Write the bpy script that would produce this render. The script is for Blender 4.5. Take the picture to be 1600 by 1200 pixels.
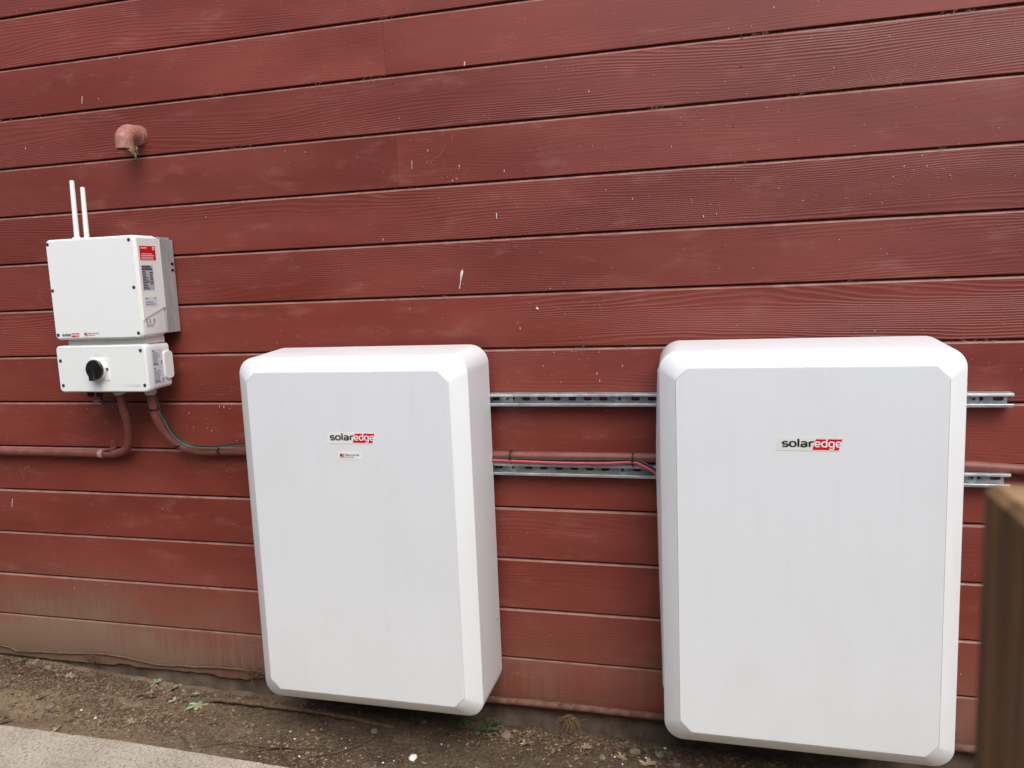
import bpy, bmesh, math, random
from math import sin, cos, pi, radians
from mathutils import Vector, Matrix, noise

# ------------------------------------------------------------------ clear
for o in list(bpy.data.objects):
    bpy.data.objects.remove(o)
scene = bpy.context.scene
COL = scene.collection
random.seed(7)

# ------------------------------------------------------------------ camera
cam_data = bpy.data.cameras.new('camera')
cam = bpy.data.objects.new('camera', cam_data)
COL.objects.link(cam)
RIGHT = Vector((0.9655584, 0.2570073, -0.0405484))
DOWN = Vector((-0.0051173, -0.1370550, -0.9905502))
FWD = Vector((-0.2601360, 0.9566416, -0.1310194))
m = Matrix((RIGHT, -DOWN, -FWD)).transposed().to_4x4()
m.translation = Vector((0.0, -2.53057, 1.54372))
cam.matrix_world = m
cam_data.sensor_width = 36.0
cam_data.lens = 27.979
cam_data.clip_start = 0.02
cam_data.clip_end = 500
cam_data.dof.use_dof = True
cam_data.dof.focus_distance = 2.75
cam_data.dof.aperture_fstop = 4.5
scene.camera = cam

# ------------------------------------------------------------------ sky, sun, exposure
SUN_EL, SUN_AZ = radians(52), radians(152)      # azimuth measured clockwise from +Y
world = bpy.data.worlds.new('World')
scene.world = world
world.use_nodes = True
wn = world.node_tree.nodes
wl = world.node_tree.links
wn.clear()
sky = wn.new('ShaderNodeTexSky')
sky.sky_type = 'NISHITA'
sky.sun_disc = False
sky.sun_elevation = SUN_EL
sky.sun_rotation = SUN_AZ
sky.air_density = 1.0
sky.dust_density = 2.5
sky.ozone_density = 1.0
hs = wn.new('ShaderNodeHueSaturation')
hs.inputs['Saturation'].default_value = 0.80     # overcast: cloud takes the blue out
bg = wn.new('ShaderNodeBackground')
bg.inputs['Strength'].default_value = 0.115
wo = wn.new('ShaderNodeOutputWorld')
wl.new(sky.outputs[0], hs.inputs['Color'])
wl.new(hs.outputs[0], bg.inputs['Color'])
wl.new(bg.outputs[0], wo.inputs['Surface'])

sun_data = bpy.data.lights.new('sun', 'SUN')
sun_data.energy = 1.15
sun_data.angle = radians(46)
sun_data.color = (1.0, 0.995, 0.985)
sun = bpy.data.objects.new('sun', sun_data)
COL.objects.link(sun)
sdir = Vector((sin(SUN_AZ) * cos(SUN_EL), cos(SUN_AZ) * cos(SUN_EL), sin(SUN_EL)))
sun.rotation_euler = sdir.to_track_quat('Z', 'Y').to_euler()
sun.location = sdir * 20

scene.view_settings.view_transform = 'Standard'
scene.view_settings.look = 'None'
scene.view_settings.gamma = 1.0
scene.view_settings.use_curve_mapping = False
scene.view_settings.exposure = 0.95
scene.cycles.max_bounces = 6
scene.cycles.diffuse_bounces = 3
scene.cycles.glossy_bounces = 2

# ------------------------------------------------------------------ mesh helpers
ORIGIN = {}                                      # world origin of each object


class MB:
    """collects shapes in world coordinates; build() links them as ONE mesh object"""

    def __init__(self):
        self.v, self.f = [], []

    def add(self, verts, faces):
        n = len(self.v)
        self.v += [tuple(p) for p in verts]
        self.f += [tuple(i + n for i in f) for f in faces]
        return self

    def box(self, x0, x1, y0, y1, z0, z1):
        return self.add([(x0, y0, z0), (x1, y0, z0), (x1, y1, z0), (x0, y1, z0),
                         (x0, y0, z1), (x1, y0, z1), (x1, y1, z1), (x0, y1, z1)],
                        [(0, 3, 2, 1), (4, 5, 6, 7), (0, 1, 5, 4), (1, 2, 6, 5), (2, 3, 7, 6), (3, 0, 4, 7)])

    def loft(self, rings, cap0=True, cap1=True):
        n = len(rings[0])
        vs = [p for r in rings for p in r]
        fs = []
        for k in range(len(rings) - 1):
            a, b = k * n, (k + 1) * n
            for i in range(n):
                j = (i + 1) % n
                fs.append((a + i, a + j, b + j, b + i))
        if cap0:
            fs.append(tuple(reversed(range(n))))
        if cap1:
            fs.append(tuple(range((len(rings) - 1) * n, len(rings) * n)))
        return self.add(vs, fs)

    def tube(self, pts, r, n=12, cap=True):
        pts = [Vector(p) for p in pts]
        rs = r if isinstance(r, (list, tuple)) else [r] * len(pts)
        rings = []
        t0 = (pts[1] - pts[0]).normalized()
        ref = Vector((0, 0, 1)) if abs(t0.z) < 0.9 else Vector((1, 0, 0))
        a = t0.cross(ref).normalized()
        for i, p in enumerate(pts):
            if i == 0:
                t = pts[1] - pts[0]
            elif i == len(pts) - 1:
                t = pts[-1] - pts[-2]
            else:
                t = (pts[i + 1] - p).normalized() + (p - pts[i - 1]).normalized()
            t.normalize()
            a = (a - t * a.dot(t)).normalized()
            b = t.cross(a)
            rings.append([p + (a * cos(2 * pi * k / n) + b * sin(2 * pi * k / n)) * rs[i] for k in range(n)])
        return self.loft(rings, cap, cap)

    def disc(self, c, axis, r, h, n=16):
        c = Vector(c)
        ax = Vector(axis).normalized()
        return self.tube([c, c + ax * h], r, n)

    def build(self, name, mat, parent=None, smooth=False, angle=35, origin=None):
        me = bpy.data.meshes.new(name)
        xs, ys, zs = zip(*self.v)
        og = Vector(origin) if origin else Vector(((min(xs) + max(xs)) / 2, (min(ys) + max(ys)) / 2, min(zs)))
        me.from_pydata([(p[0] - og.x, p[1] - og.y, p[2] - og.z) for p in self.v], [], self.f)
        me.update()
        bm = bmesh.new()
        bm.from_mesh(me)
        bmesh.ops.recalc_face_normals(bm, faces=bm.faces)
        bm.to_mesh(me)
        bm.free()
        if smooth:
            me.polygons.foreach_set('use_smooth', [True] * len(me.polygons))
            me.set_sharp_from_angle(angle=radians(angle))
        me.materials.append(mat)
        o = bpy.data.objects.new(name, me)
        COL.objects.link(o)
        ORIGIN[o.name] = og
        if parent:
            o.parent = parent
            o.location = og - ORIGIN[parent.name]
        else:
            o.location = og
        return o


def thing(name, loc, label, cat, group=None):
    o = bpy.data.objects.new(name, None)
    o.empty_display_size = 0.05
    COL.objects.link(o)
    o.location = loc
    ORIGIN[o.name] = Vector(loc)
    return tag(o, label, cat, group)


def tag(o, label, cat, group=None):
    o['label'] = label
    o['category'] = cat
    if group:
        o['group'] = group
    return o


def kind(o, k):
    o['kind'] = k
    return o


def smooth_path(pts, n=8):
    """Catmull-Rom through the points"""
    P = [Vector(p) for p in pts]
    P = [P[0] * 2 - P[1]] + P + [P[-1] * 2 - P[-2]]
    out = []
    for i in range(1, len(P) - 2):
        for k in range(n):
            t = k / n
            a, b, c, d = P[i - 1], P[i], P[i + 1], P[i + 2]
            out.append(0.5 * ((2 * b) + (c - a) * t + (2 * a - 5 * b + 4 * c - d) * t * t + (3 * b - a - 3 * c + d) * t ** 3))
    out.append(P[-2])
    return out


def rrect(x0, x1, z0, z1, r, y, n=8, chamfer=False):
    """rounded (or chamfered) rectangle in the XZ plane at depth y, 4*(n+1) points"""
    out = []
    for cx, cz, a0 in ((x1 - r, z1 - r, 0), (x0 + r, z1 - r, 90), (x0 + r, z0 + r, 180), (x1 - r, z0 + r, 270)):
        for k in range(n + 1):
            if chamfer:
                p = Vector((cos(radians(a0)), sin(radians(a0)))) * r
                q = Vector((cos(radians(a0 + 90)), sin(radians(a0 + 90)))) * r
                e = p.lerp(q, k / n)
                # soften the two ends of the cut a little
                s = 0.06 * r * (1 - min(1, min(k, n - k) / 1.0))
                e = e * (1 - s / max(r, 1e-6))
                out.append((cx + e.x, y, cz + e.y))
            else:
                a = radians(a0 + 90 * k / n)
                out.append((cx + r * cos(a), y, cz + r * sin(a)))
    return out


_TXT = {}


def text2d(body, bold=0.0):
    key = (body, bold)
    if key not in _TXT:
        cu = bpy.data.curves.new('t', 'FONT')
        cu.body = body
        cu.offset = bold
        cu.resolution_u = 3
        o = bpy.data.objects.new('t', cu)
        COL.objects.link(o)
        bpy.context.view_layer.update()
        ev = o.evaluated_get(bpy.context.evaluated_depsgraph_get())
        me = ev.to_mesh()
        vs = [(v.co.x, v.co.y) for v in me.vertices]
        fs = [tuple(p.vertices) for p in me.polygons]
        ev.to_mesh_clear()
        bpy.data.objects.remove(o)
        bpy.data.curves.remove(cu)
        _TXT[key] = (vs, fs)
    return _TXT[key]


def ell(cx, cy, rx, ry, a0, a1, n=16, p=2.6):
    out = []
    for i in range(n + 1):
        a = radians(a0 + (a1 - a0) * i / n)
        c_, s_ = cos(a), sin(a)
        out.append((cx + rx * math.copysign(abs(c_) ** (2 / p), c_), cy + ry * math.copysign(abs(s_) ** (2 / p), s_)))
    return out


def glyph(ch):
    """stroke paths of a squarish lower-case sans, x-height 1; returns (paths, advance)"""
    o = ell(0.40, 0.5, 0.36, 0.46, 0, 360, 28)
    if ch == 'o':
        return [o], 1.0
    if ch == 'l':
        return [[(0.10, 0.0), (0.10, 1.50)]], 0.40
    if ch == 's':
        return [ell(0.36, 0.72, 0.30, 0.24, 20, 270, 14) + ell(0.36, 0.28, 0.32, 0.24, 90, -160, 14)], 0.90
    if ch == 'a':
        return [ell(0.36, 0.66, 0.34, 0.30, 150, 0, 12) + [(0.70, 0.02)], ell(0.36, 0.28, 0.30, 0.24, 0, 360, 22)], 0.98
    if ch == 'r':
        return [[(0.10, 0.0), (0.10, 0.98)], ell(0.50, 0.56, 0.40, 0.40, 180, 75, 10)], 0.68
    if ch == 'e':
        return [[(0.06, 0.47), (0.75, 0.47)], ell(0.40, 0.5, 0.36, 0.46, -5, 318, 26)], 1.0
    if ch == 'd':
        return [o, [(0.76, 0.0), (0.76, 1.50)]], 1.06
    if ch == 'g':
        return [o, [(0.76, 0.98), (0.76, 0.10)] + ell(0.40, -0.08, 0.36, 0.34, 0, -140, 12)], 1.06
    return [], 0.5


def logo_word(mb, word, x0, x1, base, xh, fn, sw=0.20):
    adv = [glyph(c)[1] for c in word]
    total = sum(adv) - 0.2
    sx = (x1 - x0) / total
    u = 0.0
    lift = 0.0
    for c, a in zip(word, adv):
        for path in glyph(c)[0]:
            lift = 0.0003 - lift
            n = len(path)
            L_, R_ = [], []
            for i in range(n):
                p, q = path[max(0, i - 1)], path[min(n - 1, i + 1)]
                if c in 'odga' and i in (0, n - 1) and abs(path[0][0] - path[-1][0]) + abs(path[0][1] - path[-1][1]) < 1e-6:
                    p, q = path[-2], path[1]
                dx, dy = q[0] - p[0], q[1] - p[1]
                m_ = math.hypot(dx, dy) or 1
                nx, ny = -dy / m_ * sw / 2, dx / m_ * sw / 2
                L_.append(Vector(fn(x0 + (u + path[i][0] + nx) * sx, base + (path[i][1] + ny) * xh)) - Vector((0, lift, 0)))
                R_.append(Vector(fn(x0 + (u + path[i][0] - nx) * sx, base + (path[i][1] - ny) * xh)) - Vector((0, lift, 0)))
            mb.add(L_ + R_, [(i, i + 1, n + i + 1, n + i) for i in range(n - 1)])
        u += a


def text_on(mb, body, x0, x1, base, height, fn, bold=0.0):
    """text from x0 to x1 on a baseline; height is that of an ascender; fn(u, v) -> world point"""
    vs, fs = text2d(body, bold)
    ax, bx = min(v[0] for v in vs), max(v[0] for v in vs)
    top = max(v[1] for v in vs)
    mb.add([fn(x0 + (x - ax) / (bx - ax) * (x1 - x0), base + y / top * height) for x, y in vs], fs)


# ------------------------------------------------------------------ materials
def new_mat(name):
    ma = bpy.data.materials.new(name)
    ma.use_nodes = True
    nt = ma.node_tree
    nt.nodes.clear()
    out = nt.nodes.new('ShaderNodeOutputMaterial')
    b = nt.nodes.new('ShaderNodeBsdfPrincipled')
    nt.links.new(b.outputs[0], out.inputs[0])
    return ma, nt, b


class N:
    """short-hand for building node trees"""

    def __init__(self, nt):
        self.nt = nt

    def node(self, t, **kw):
        n = self.nt.nodes.new(t)
        for k, v in kw.items():
            setattr(n, k, v)
        return n

    def link(self, a, b):
        self.nt.links.new(a, b)

    def put(self, sock, v):
        if hasattr(v, 'is_output') or hasattr(v, 'links'):
            self.nt.links.new(v, sock)
        else:
            sock.default_value = v

    def math(self, op, a, b=0.0, c=None, clamp=False):
        n = self.node('ShaderNodeMath', operation=op, use_clamp=clamp)
        self.put(n.inputs[0], a)
        self.put(n.inputs[1], b)
        if c is not None:
            self.put(n.inputs[2], c)
        return n.outputs[0]

    def vmul(self, v, s):
        n = self.node('ShaderNodeVectorMath', operation='MULTIPLY')
        self.put(n.inputs[0], v)
        n.inputs[1].default_value = s
        return n.outputs[0]

    def vadd(self, v, s):
        n = self.node('ShaderNodeVectorMath', operation='ADD')
        self.put(n.inputs[0], v)
        self.put(n.inputs[1], s)
        return n.outputs[0]

    def noise(self, vec, scale=1.0, detail=2.0, rough=0.5, color=False):
        n = self.node('ShaderNodeTexNoise')
        self.put(n.inputs['Vector'], vec)
        n.inputs['Scale'].default_value = scale
        n.inputs['Detail'].default_value = detail
        n.inputs['Roughness'].default_value = rough
        return n.outputs['Color' if color else 'Fac']

    def voro(self, vec, scale, feature='F1', out='Distance', rnd=1.0):
        n = self.node('ShaderNodeTexVoronoi', feature=feature)
        self.put(n.inputs['Vector'], vec)
        n.inputs['Scale'].default_value = scale
        n.inputs['Randomness'].default_value = rnd
        return n.outputs[out]

    def ramp(self, fac, a, b, lo=0.0, hi=1.0, smooth=True):
        n = self.node('ShaderNodeMapRange', interpolation_type='SMOOTHSTEP' if smooth else 'LINEAR')
        self.put(n.inputs['Value'], fac)
        n.inputs['From Min'].default_value = a
        n.inputs['From Max'].default_value = b
        n.inputs['To Min'].default_value = lo
        n.inputs['To Max'].default_value = hi
        return n.outputs[0]

    def mix(self, fac, a, b, mode='MIX'):
        n = self.node('ShaderNodeMix', data_type='RGBA', blend_type=mode)
        self.put(n.inputs[0], fac)
        for s, v in ((n.inputs[6], a), (n.inputs[7], b)):
            if isinstance(v, tuple):
                s.default_value = (*v, 1) if len(v) == 3 else v
            else:
                self.nt.links.new(v, s)
        return n.outputs[2]

    def bump(self, h, strength, dist, normal=None):
        n = self.node('ShaderNodeBump')
        n.inputs['Strength'].default_value = strength
        n.inputs['Distance'].default_value = dist
        self.put(n.inputs['Height'], h)
        if normal:
            self.link(normal, n.inputs['Normal'])
        return n.outputs[0]

    def sep(self, v):
        n = self.node('ShaderNodeSeparateXYZ')
        self.put(n.inputs[0], v)
        return n.outputs

    def comb(self, x, y, z):
        n = self.node('ShaderNodeCombineXYZ')
        for s, v in zip(n.inputs, (x, y, z)):
            self.put(s, v)
        return n.outputs[0]


def simple_mat(name, col, rough=0.5, metal=0.0, var=0.12, scale=40.0, bump=0.0, spec=0.5):
    ma, nt, b = new_mat(name)
    g = N(nt)
    tc = g.node('ShaderNodeTexCoord').outputs['Object']
    n1 = g.noise(tc, scale, 4, 0.6)
    c = g.mix(g.ramp(n1, 0.3, 0.7, 0, 1), tuple(x * (1 - var) for x in col), tuple(min(1, x * (1 + var)) for x in col))
    g.link(c, b.inputs['Base Color'])
    b.inputs['Roughness'].default_value = rough
    b.inputs['Metallic'].default_value = metal
    b.inputs['Specular IOR Level'].default_value = spec
    if bump:
        g.link(g.bump(n1, bump, 0.002), b.inputs['Normal'])
    return ma


def siding_mat():
    ma, nt, b = new_mat('red_siding_paint')
    g = N(nt)
    obj = g.node('ShaderNodeTexCoord').outputs['Object']
    geo = g.node('ShaderNodeNewGeometry')
    pos = geo.outputs['Position']
    px, py, pz = g.sep(pos)
    rnd = g.node('ShaderNodeObjectInfo').outputs['Random']
    off = g.comb(g.math('MULTIPLY', rnd, 57.3), g.math('MULTIPLY', rnd, 31.7), g.math('MULTIPLY', rnd, 83.1))
    P = g.vadd(obj, off)
    ox, oy, oz = g.sep(obj)
    # embossed wood grain: contour lines of height bent by a long, slow noise
    w1 = g.noise(g.vmul(P, (0.75, 1, 6.5)), 1.0, 1.0, 0.4)
    w2 = g.noise(g.vmul(P, (4.5, 1, 24.0)), 1.0, 1, 0.5)
    h = g.math('ADD', oz, g.math('MULTIPLY', w1, 0.16))
    h = g.math('ADD', h, g.math('MULTIPLY', w2, 0.014))
    s = g.math('SINE', g.math('MULTIPLY', h, 2 * pi / 0.0088))
    s = g.math('POWER', g.math('MULTIPLY_ADD', s, 0.5, 0.5), 1.7)
    # where the emboss is deep and where it has been painted nearly smooth
    idx = g.node('ShaderNodeObjectInfo').outputs['Object Index']
    per = g.math('MULTIPLY', idx, 0.01)
    pat = g.ramp(g.noise(g.vmul(P, (0.9, 1, 7)), 1.0, 2), 0.36, 0.6, 0.12, 1.0)
    amp = g.math('MULTIPLY', per, pat)
    fine = g.noise(g.vmul(P, (9, 1, 330)), 1.0, 2, 0.7)
    hgt = g.math('ADD', g.math('MULTIPLY', s, amp), g.math('MULTIPLY', fine, 0.36))
    nrm = g.bump(hgt, 0.52, 0.0016)
    g.link(nrm, b.inputs['Normal'])
    # paint colour
    mott = g.noise(g.vmul(P, (1.3, 1, 4.0)), 1.0, 3, 0.6)
    base = g.mix(g.ramp(mott, 0.3, 0.72), (0.154, 0.0275, 0.0185), (0.208, 0.0410, 0.0285))
    tint = g.ramp(rnd, 0, 1, 0.90, 1.10, False)
    base = g.mix(1.0, base, g.comb(tint, tint, tint), 'MULTIPLY')
    base = g.mix(g.math('MULTIPLY', g.ramp(s, 0.55, 1.0), g.math('MULTIPLY', amp, 0.16)), base, (0.29, 0.090, 0.062))
    base = g.mix(g.math('MULTIPLY', g.ramp(s, 0.30, 0.0), g.math('MULTIPLY', amp, 0.16)), base, (0.105, 0.024, 0.018))
    base = g.mix(g.ramp(fine, 0.55, 0.75, 0, 0.22), base, (0.13, 0.03, 0.024))
    # chalky wear
    chalk = g.ramp(g.noise(g.vmul(pos, (5, 1, 14)), 1.0, 3, 0.7), 0.52, 0.80, 0, 0.28)
    base = g.mix(chalk, base, (0.36, 0.16, 0.13))
    # little pale specks
    sp = g.voro(g.vmul(pos, (1, 0.2, 0.7)), 62, 'F1')
    sprare = sp.node.outputs['Color']
    spm = g.math('MULTIPLY', g.ramp(sp, 0.05, 0.10, 1, 0), g.ramp(g.sep(sprare)[0], 0.80, 0.86))
    base = g.mix(g.math('MULTIPLY', spm, 0.55), base, (0.52, 0.36, 0.29))
    # splashed mud at the foot of the wall, thicker to the left
    strk = g.noise(g.vmul(pos, (95, 1, 3)), 1.0, 2, 0.65)
    blot = g.noise(g.vmul(pos, (2.2, 1, 3)), 1.0, 2, 0.6)
    hi = g.ramp(pz, 0.04, 0.62, 1, 0)
    hi2 = g.math('POWER', hi, 1.5)
    left = g.ramp(px, -1.2, -2.9, 0.55, 1.80)
    mud = g.math('MULTIPLY', g.math('MULTIPLY', hi2, left), g.ramp(strk, 0.30, 0.70, 0.60, 1.20))
    mud = g.math('MULTIPLY', mud, g.ramp(blot, 0.25, 0.7, 0.55, 1.25), clamp=True)
    base = g.mix(g.math('MULTIPLY', mud, 0.92), base, (0.195, 0.126, 0.082))
    # dust lying on the little ledges
    nz = g.sep(geo.outputs['True Normal'])[2]
    led = g.math('MULTIPLY', g.ramp(nz, 0.30, 0.65), g.ramp(g.noise(g.vmul(pos, (20, 1, 1)), 1, 3), 0.3, 0.7, 0.45, 0.95))
    base = g.mix(led, base, (0.36, 0.205, 0.160))
    g.link(base, b.inputs['Base Color'])
    rg = g.ramp(mott, 0.3, 0.7, 0.40, 0.54)
    g.link(g.math('ADD', rg, g.math('MULTIPLY', mud, 0.35)), b.inputs['Roughness'])
    b.inputs['Specular IOR Level'].default_value = 0.40
    return ma


def white_mat(name, col, rough, dirt=0.3, peel=0.05, scuff=True, stain=None):
    ma, nt, b = new_mat(name)
    g = N(nt)
    geo = g.node('ShaderNodeNewGeometry')
    pos = geo.outputs['Position']
    big = g.noise(g.vmul(pos, (3, 3, 2)), 1.0, 5, 0.65)
    streak = g.noise(g.vmul(pos, (30, 30, 2.2)), 1.0, 4, 0.6)
    c = g.mix(g.math('MULTIPLY', g.ramp(big, 0.42, 0.8), dirt), col, tuple(x * y for x, y in zip(col, (0.86, 0.84, 0.80))))
    c = g.mix(g.math('MULTIPLY', g.ramp(streak, 0.5, 0.8), dirt * 0.6), c, tuple(x * 0.86 for x in col))
    if scuff:
        sc = g.noise(g.vmul(pos, (14, 14, 60)), 1.0, 6, 0.75)
        c = g.mix(g.math('MULTIPLY', g.ramp(sc, 0.66, 0.78), 0.28), c, (0.50, 0.49, 0.47))
        sp = g.voro(pos, 26, 'F1')
        rare = g.sep(g.voro(pos, 26, 'F1', 'Color'))[1]
        c = g.mix(g.math('MULTIPLY', g.ramp(sp, 0.03, 0.06, 1, 0), g.ramp(rare, 0.93, 0.96, 0, 0.5)), c, (0.25, 0.23, 0.20))
    if stain:
        d_ = g.node('ShaderNodeVectorMath', operation='DISTANCE')
        g.link(g.vmul(pos, (0.45, 0.6, 1.0)), d_.inputs[0])
        d_.inputs[1].default_value = (stain[0] * 0.45, stain[1] * 0.6, stain[2])
        sn = g.math('ADD', d_.outputs['Value'], g.math('MULTIPLY', g.noise(pos, 90, 4, 0.7), 0.016))
        c = g.mix(g.ramp(sn, 0.008, 0.020, 0.55, 0), c, (0.55, 0.44, 0.34))
    g.link(c, b.inputs['Base Color'])
    g.link(g.ramp(big, 0.3, 0.7, rough - 0.06, rough + 0.08), b.inputs['Roughness'])
    pe = g.noise(pos, 420, 2, 0.5)
    g.link(g.bump(pe, peel, 0.001), b.inputs['Normal'])
    return ma


def soil_mat():
    ma, nt, b = new_mat('packed_soil')
    g = N(nt)
    pos = g.node('ShaderNodeNewGeometry').outputs['Position']
    px, py, pz = g.sep(pos)
    n1 = g.noise(g.vmul(pos, (2.2, 5, 1)), 1.0, 6, 0.62)
    n2 = g.noise(pos, 26, 6, 0.7)
    n3 = g.noise(pos, 120, 4, 0.75)
    c = g.mix(g.ramp(n1, 0.32, 0.68), (0.098, 0.066, 0.040), (0.232, 0.166, 0.104))
    c = g.mix(g.ramp(n2, 0.35, 0.72, 0, 0.6), c, (0.060, 0.040, 0.025))
    c = g.mix(g.ramp(n3, 0.50, 0.66, 0, 0.65), c, (0.33, 0.245, 0.165))
    c = g.mix(g.ramp(n3, 0.46, 0.34, 0, 0.75), c, (0.030, 0.019, 0.012))
    dry = g.math('MULTIPLY', g.ramp(px, -1.1, -2.6), g.ramp(n1, 0.3, 0.6, 0.3, 0.85))
    c = g.mix(dry, c, (0.40, 0.29, 0.175))
    sp = g.voro(pos, 210, 'F1')
    rare = g.sep(g.voro(pos, 210, 'F1', 'Color'))[0]
    c = g.mix(g.math('MULTIPLY', g.ramp(sp, 0.12, 0.24, 1, 0), g.ramp(rare, 0.86, 0.92, 0, 0.7)), c, (0.36, 0.31, 0.24))
    g.link(c, b.inputs['Base Color'])
    b.inputs['Roughness'].default_value = 0.93
    b.inputs['Specular IOR Level'].default_value = 0.25
    h = g.math('ADD', g.math('MULTIPLY', n2, 1.0), g.math('MULTIPLY', n3, 0.8))
    g.link(g.bump(h, 1.0, 0.016), b.inputs['Normal'])
    return ma


def concrete_mat():
    ma, nt, b = new_mat('broomed_concrete')
    g = N(nt)
    pos = g.node('ShaderNodeNewGeometry').outputs['Position']
    n1 = g.noise(pos, 5, 6, 0.65)
    n2 = g.noise(g.vmul(pos, (170, 55, 55)), 1.0, 3, 0.75)
    n3 = g.noise(pos, 150, 3, 0.75)
    c = g.mix(g.ramp(n1, 0.3, 0.7), (0.41, 0.345, 0.262), (0.56, 0.49, 0.39))
    c = g.mix(g.ramp(n2, 0.48, 0.62, 0, 0.85), c, (0.22, 0.168, 0.117))
    c = g.mix(g.ramp(n3, 0.52, 0.66, 0, 0.75), c, (0.72, 0.66, 0.57))
    g.link(c, b.inputs['Base Color'])
    b.inputs['Roughness'].default_value = 0.9
    g.link(g.bump(g.math('ADD', n2, n3), 0.8, 0.004), b.inputs['Normal'])
    return ma


def zinc_mat():
    ma, nt, b = new_mat('galvanised_steel')
    g = N(nt)
    pos = g.node('ShaderNodeNewGeometry').outputs['Position']
    n1 = g.noise(g.vmul(pos, (14, 60, 60)), 1.0, 5, 0.7)
    v = g.sep(g.voro(pos, 130, 'F1', 'Color'))[0]
    c = g.mix(g.ramp(n1, 0.3, 0.7), (0.42, 0.45, 0.46), (0.70, 0.73, 0.74))
    c = g.mix(g.math('MULTIPLY', v, 0.22), c, (0.30, 0.33, 0.34))
    g.link(c, b.inputs['Base Color'])
    b.inputs['Metallic'].default_value = 0.8
    g.link(g.ramp(n1, 0.2, 0.8, 0.38, 0.60), b.inputs['Roughness'])
    return ma


def alu_mat():
    ma, nt, b = new_mat('brushed_aluminium')
    g = N(nt)
    pos = g.node('ShaderNodeNewGeometry').outputs['Position']
    n1 = g.noise(g.vmul(pos, (30, 30, 4)), 1.0, 5, 0.7)
    n2 = g.noise(pos, 18, 4, 0.6)
    c = g.mix(g.ramp(n1, 0.3, 0.7), (0.33, 0.325, 0.32), (0.47, 0.465, 0.46))
    c = g.mix(g.ramp(n2, 0.5, 0.75, 0, 0.4), c, (0.58, 0.57, 0.56))
    g.link(c, b.inputs['Base Color'])
    b.inputs['Metallic'].default_value = 0.3
    b.inputs['Roughness'].default_value = 0.5
    return ma


def pipe_mat():
    ma, nt, b = new_mat('red_painted_conduit')
    g = N(nt)
    geo = g.node('ShaderNodeNewGeometry')
    pos = geo.outputs['Position']
    nz = g.sep(geo.outputs['True Normal'])[2]
    n1 = g.noise(pos, 22, 5, 0.65)
    n2 = g.noise(g.vmul(pos, (60, 60, 60)), 1.0, 5, 0.8)
    c = g.mix(g.ramp(n1, 0.3, 0.7), (0.150, 0.038, 0.028), (0.198, 0.060, 0.046))
    dust = g.math('MULTIPLY', g.ramp(nz, 0.1, 0.9), g.ramp(n1, 0.25, 0.7, 0.25, 0.8))
    c = g.mix(g.math('MULTIPLY', dust, 0.35), c, (0.32, 0.17, 0.13))
    c = g.mix(g.ramp(n2, 0.66, 0.74, 0, 0.6), c, (0.46, 0.33, 0.28))
    g.link(c, b.inputs['Base Color'])
    b.inputs['Roughness'].default_value = 0.55
    return ma


def post_mat():
    ma, nt, b = new_mat('weathered_timber')
    g = N(nt)
    tc = g.node('ShaderNodeTexCoord').outputs['Object']
    n1 = g.noise(g.vmul(tc, (55, 55, 4.0)), 1.0, 5, 0.65)
    n2 = g.noise(g.vmul(tc, (14, 14, 3)), 1.0, 4, 0.6)
    c = g.mix(g.ramp(n1, 0.3, 0.72), (0.110, 0.046, 0.008), (0.360, 0.170, 0.045))
    c = g.mix(g.ramp(n2, 0.56, 0.76, 0, 0.7), c, (0.30, 0.115, 0.035))
    c = g.mix(g.ramp(g.noise(g.vmul(tc, (9, 9, 6)), 1.0, 3), 0.55, 0.75, 0, 0.6), c, (0.12, 0.105, 0.07))
    nz = g.sep(g.node('ShaderNodeNewGeometry').outputs['True Normal'])[2]
    rings_ = g.noise(g.vmul(tc, (60, 60, 60)), 1.0, 4, 0.7)
    c = g.mix(g.ramp(nz, 0.4, 0.8), c, g.mix(g.ramp(rings_, 0.35, 0.65), (0.20, 0.115, 0.050), (0.48, 0.29, 0.14)))
    g.link(c, b.inputs['Base Color'])
    b.inputs['Roughness'].default_value = 0.8
    g.link(g.bump(n1, 0.6, 0.003), b.inputs['Normal'])
    return ma


M_SIDING = siding_mat()
M_BACK = simple_mat('painted_sheathing', (0.10, 0.03, 0.023), 0.7)
M_FOUND = simple_mat('muddy_foundation', (0.13, 0.095, 0.07), 0.92, var=0.35, scale=14, bump=0.8, spec=0.2)
M_SHELL = white_mat('white_cabinet_enamel', (0.80, 0.805, 0.795), 0.42, 0.45, 0.04, True, (0.455, -0.280, 1.302))
M_PANEL = white_mat('pale_grey_panel_enamel', (0.73, 0.750, 0.756), 0.44, 0.42, 0.10)
M_INV = white_mat('white_cast_enamel', (0.80, 0.82, 0.79), 0.5, 0.18, 0.12)
M_CREAM = white_mat('cream_plastic', (0.80, 0.785, 0.735), 0.5, 0.15, 0.03, False)
M_STICK = simple_mat('sticker_white', (0.80, 0.80, 0.76), 0.35, var=0.02)
M_STICKC = simple_mat('sticker_cream', (0.72, 0.72, 0.66), 0.35, var=0.02)
M_RED = simple_mat('print_red', (0.62, 0.006, 0.014), 0.35, var=0.03)
M_BLACKP = simple_mat('print_black', (0.012, 0.012, 0.014), 0.4, var=0.0)
M_WHITEP = simple_mat('print_white', (0.84, 0.83, 0.81), 0.4, var=0.0)
M_GREYP = simple_mat('print_grey', (0.16, 0.16, 0.18), 0.45, var=0.1)
M_PLATE = simple_mat('nameplate_grey', (0.42, 0.42, 0.47), 0.4, var=0.06)
M_PALEST = simple_mat('sticker_pale_blue', (0.62, 0.65, 0.69), 0.4, var=0.04)
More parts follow.
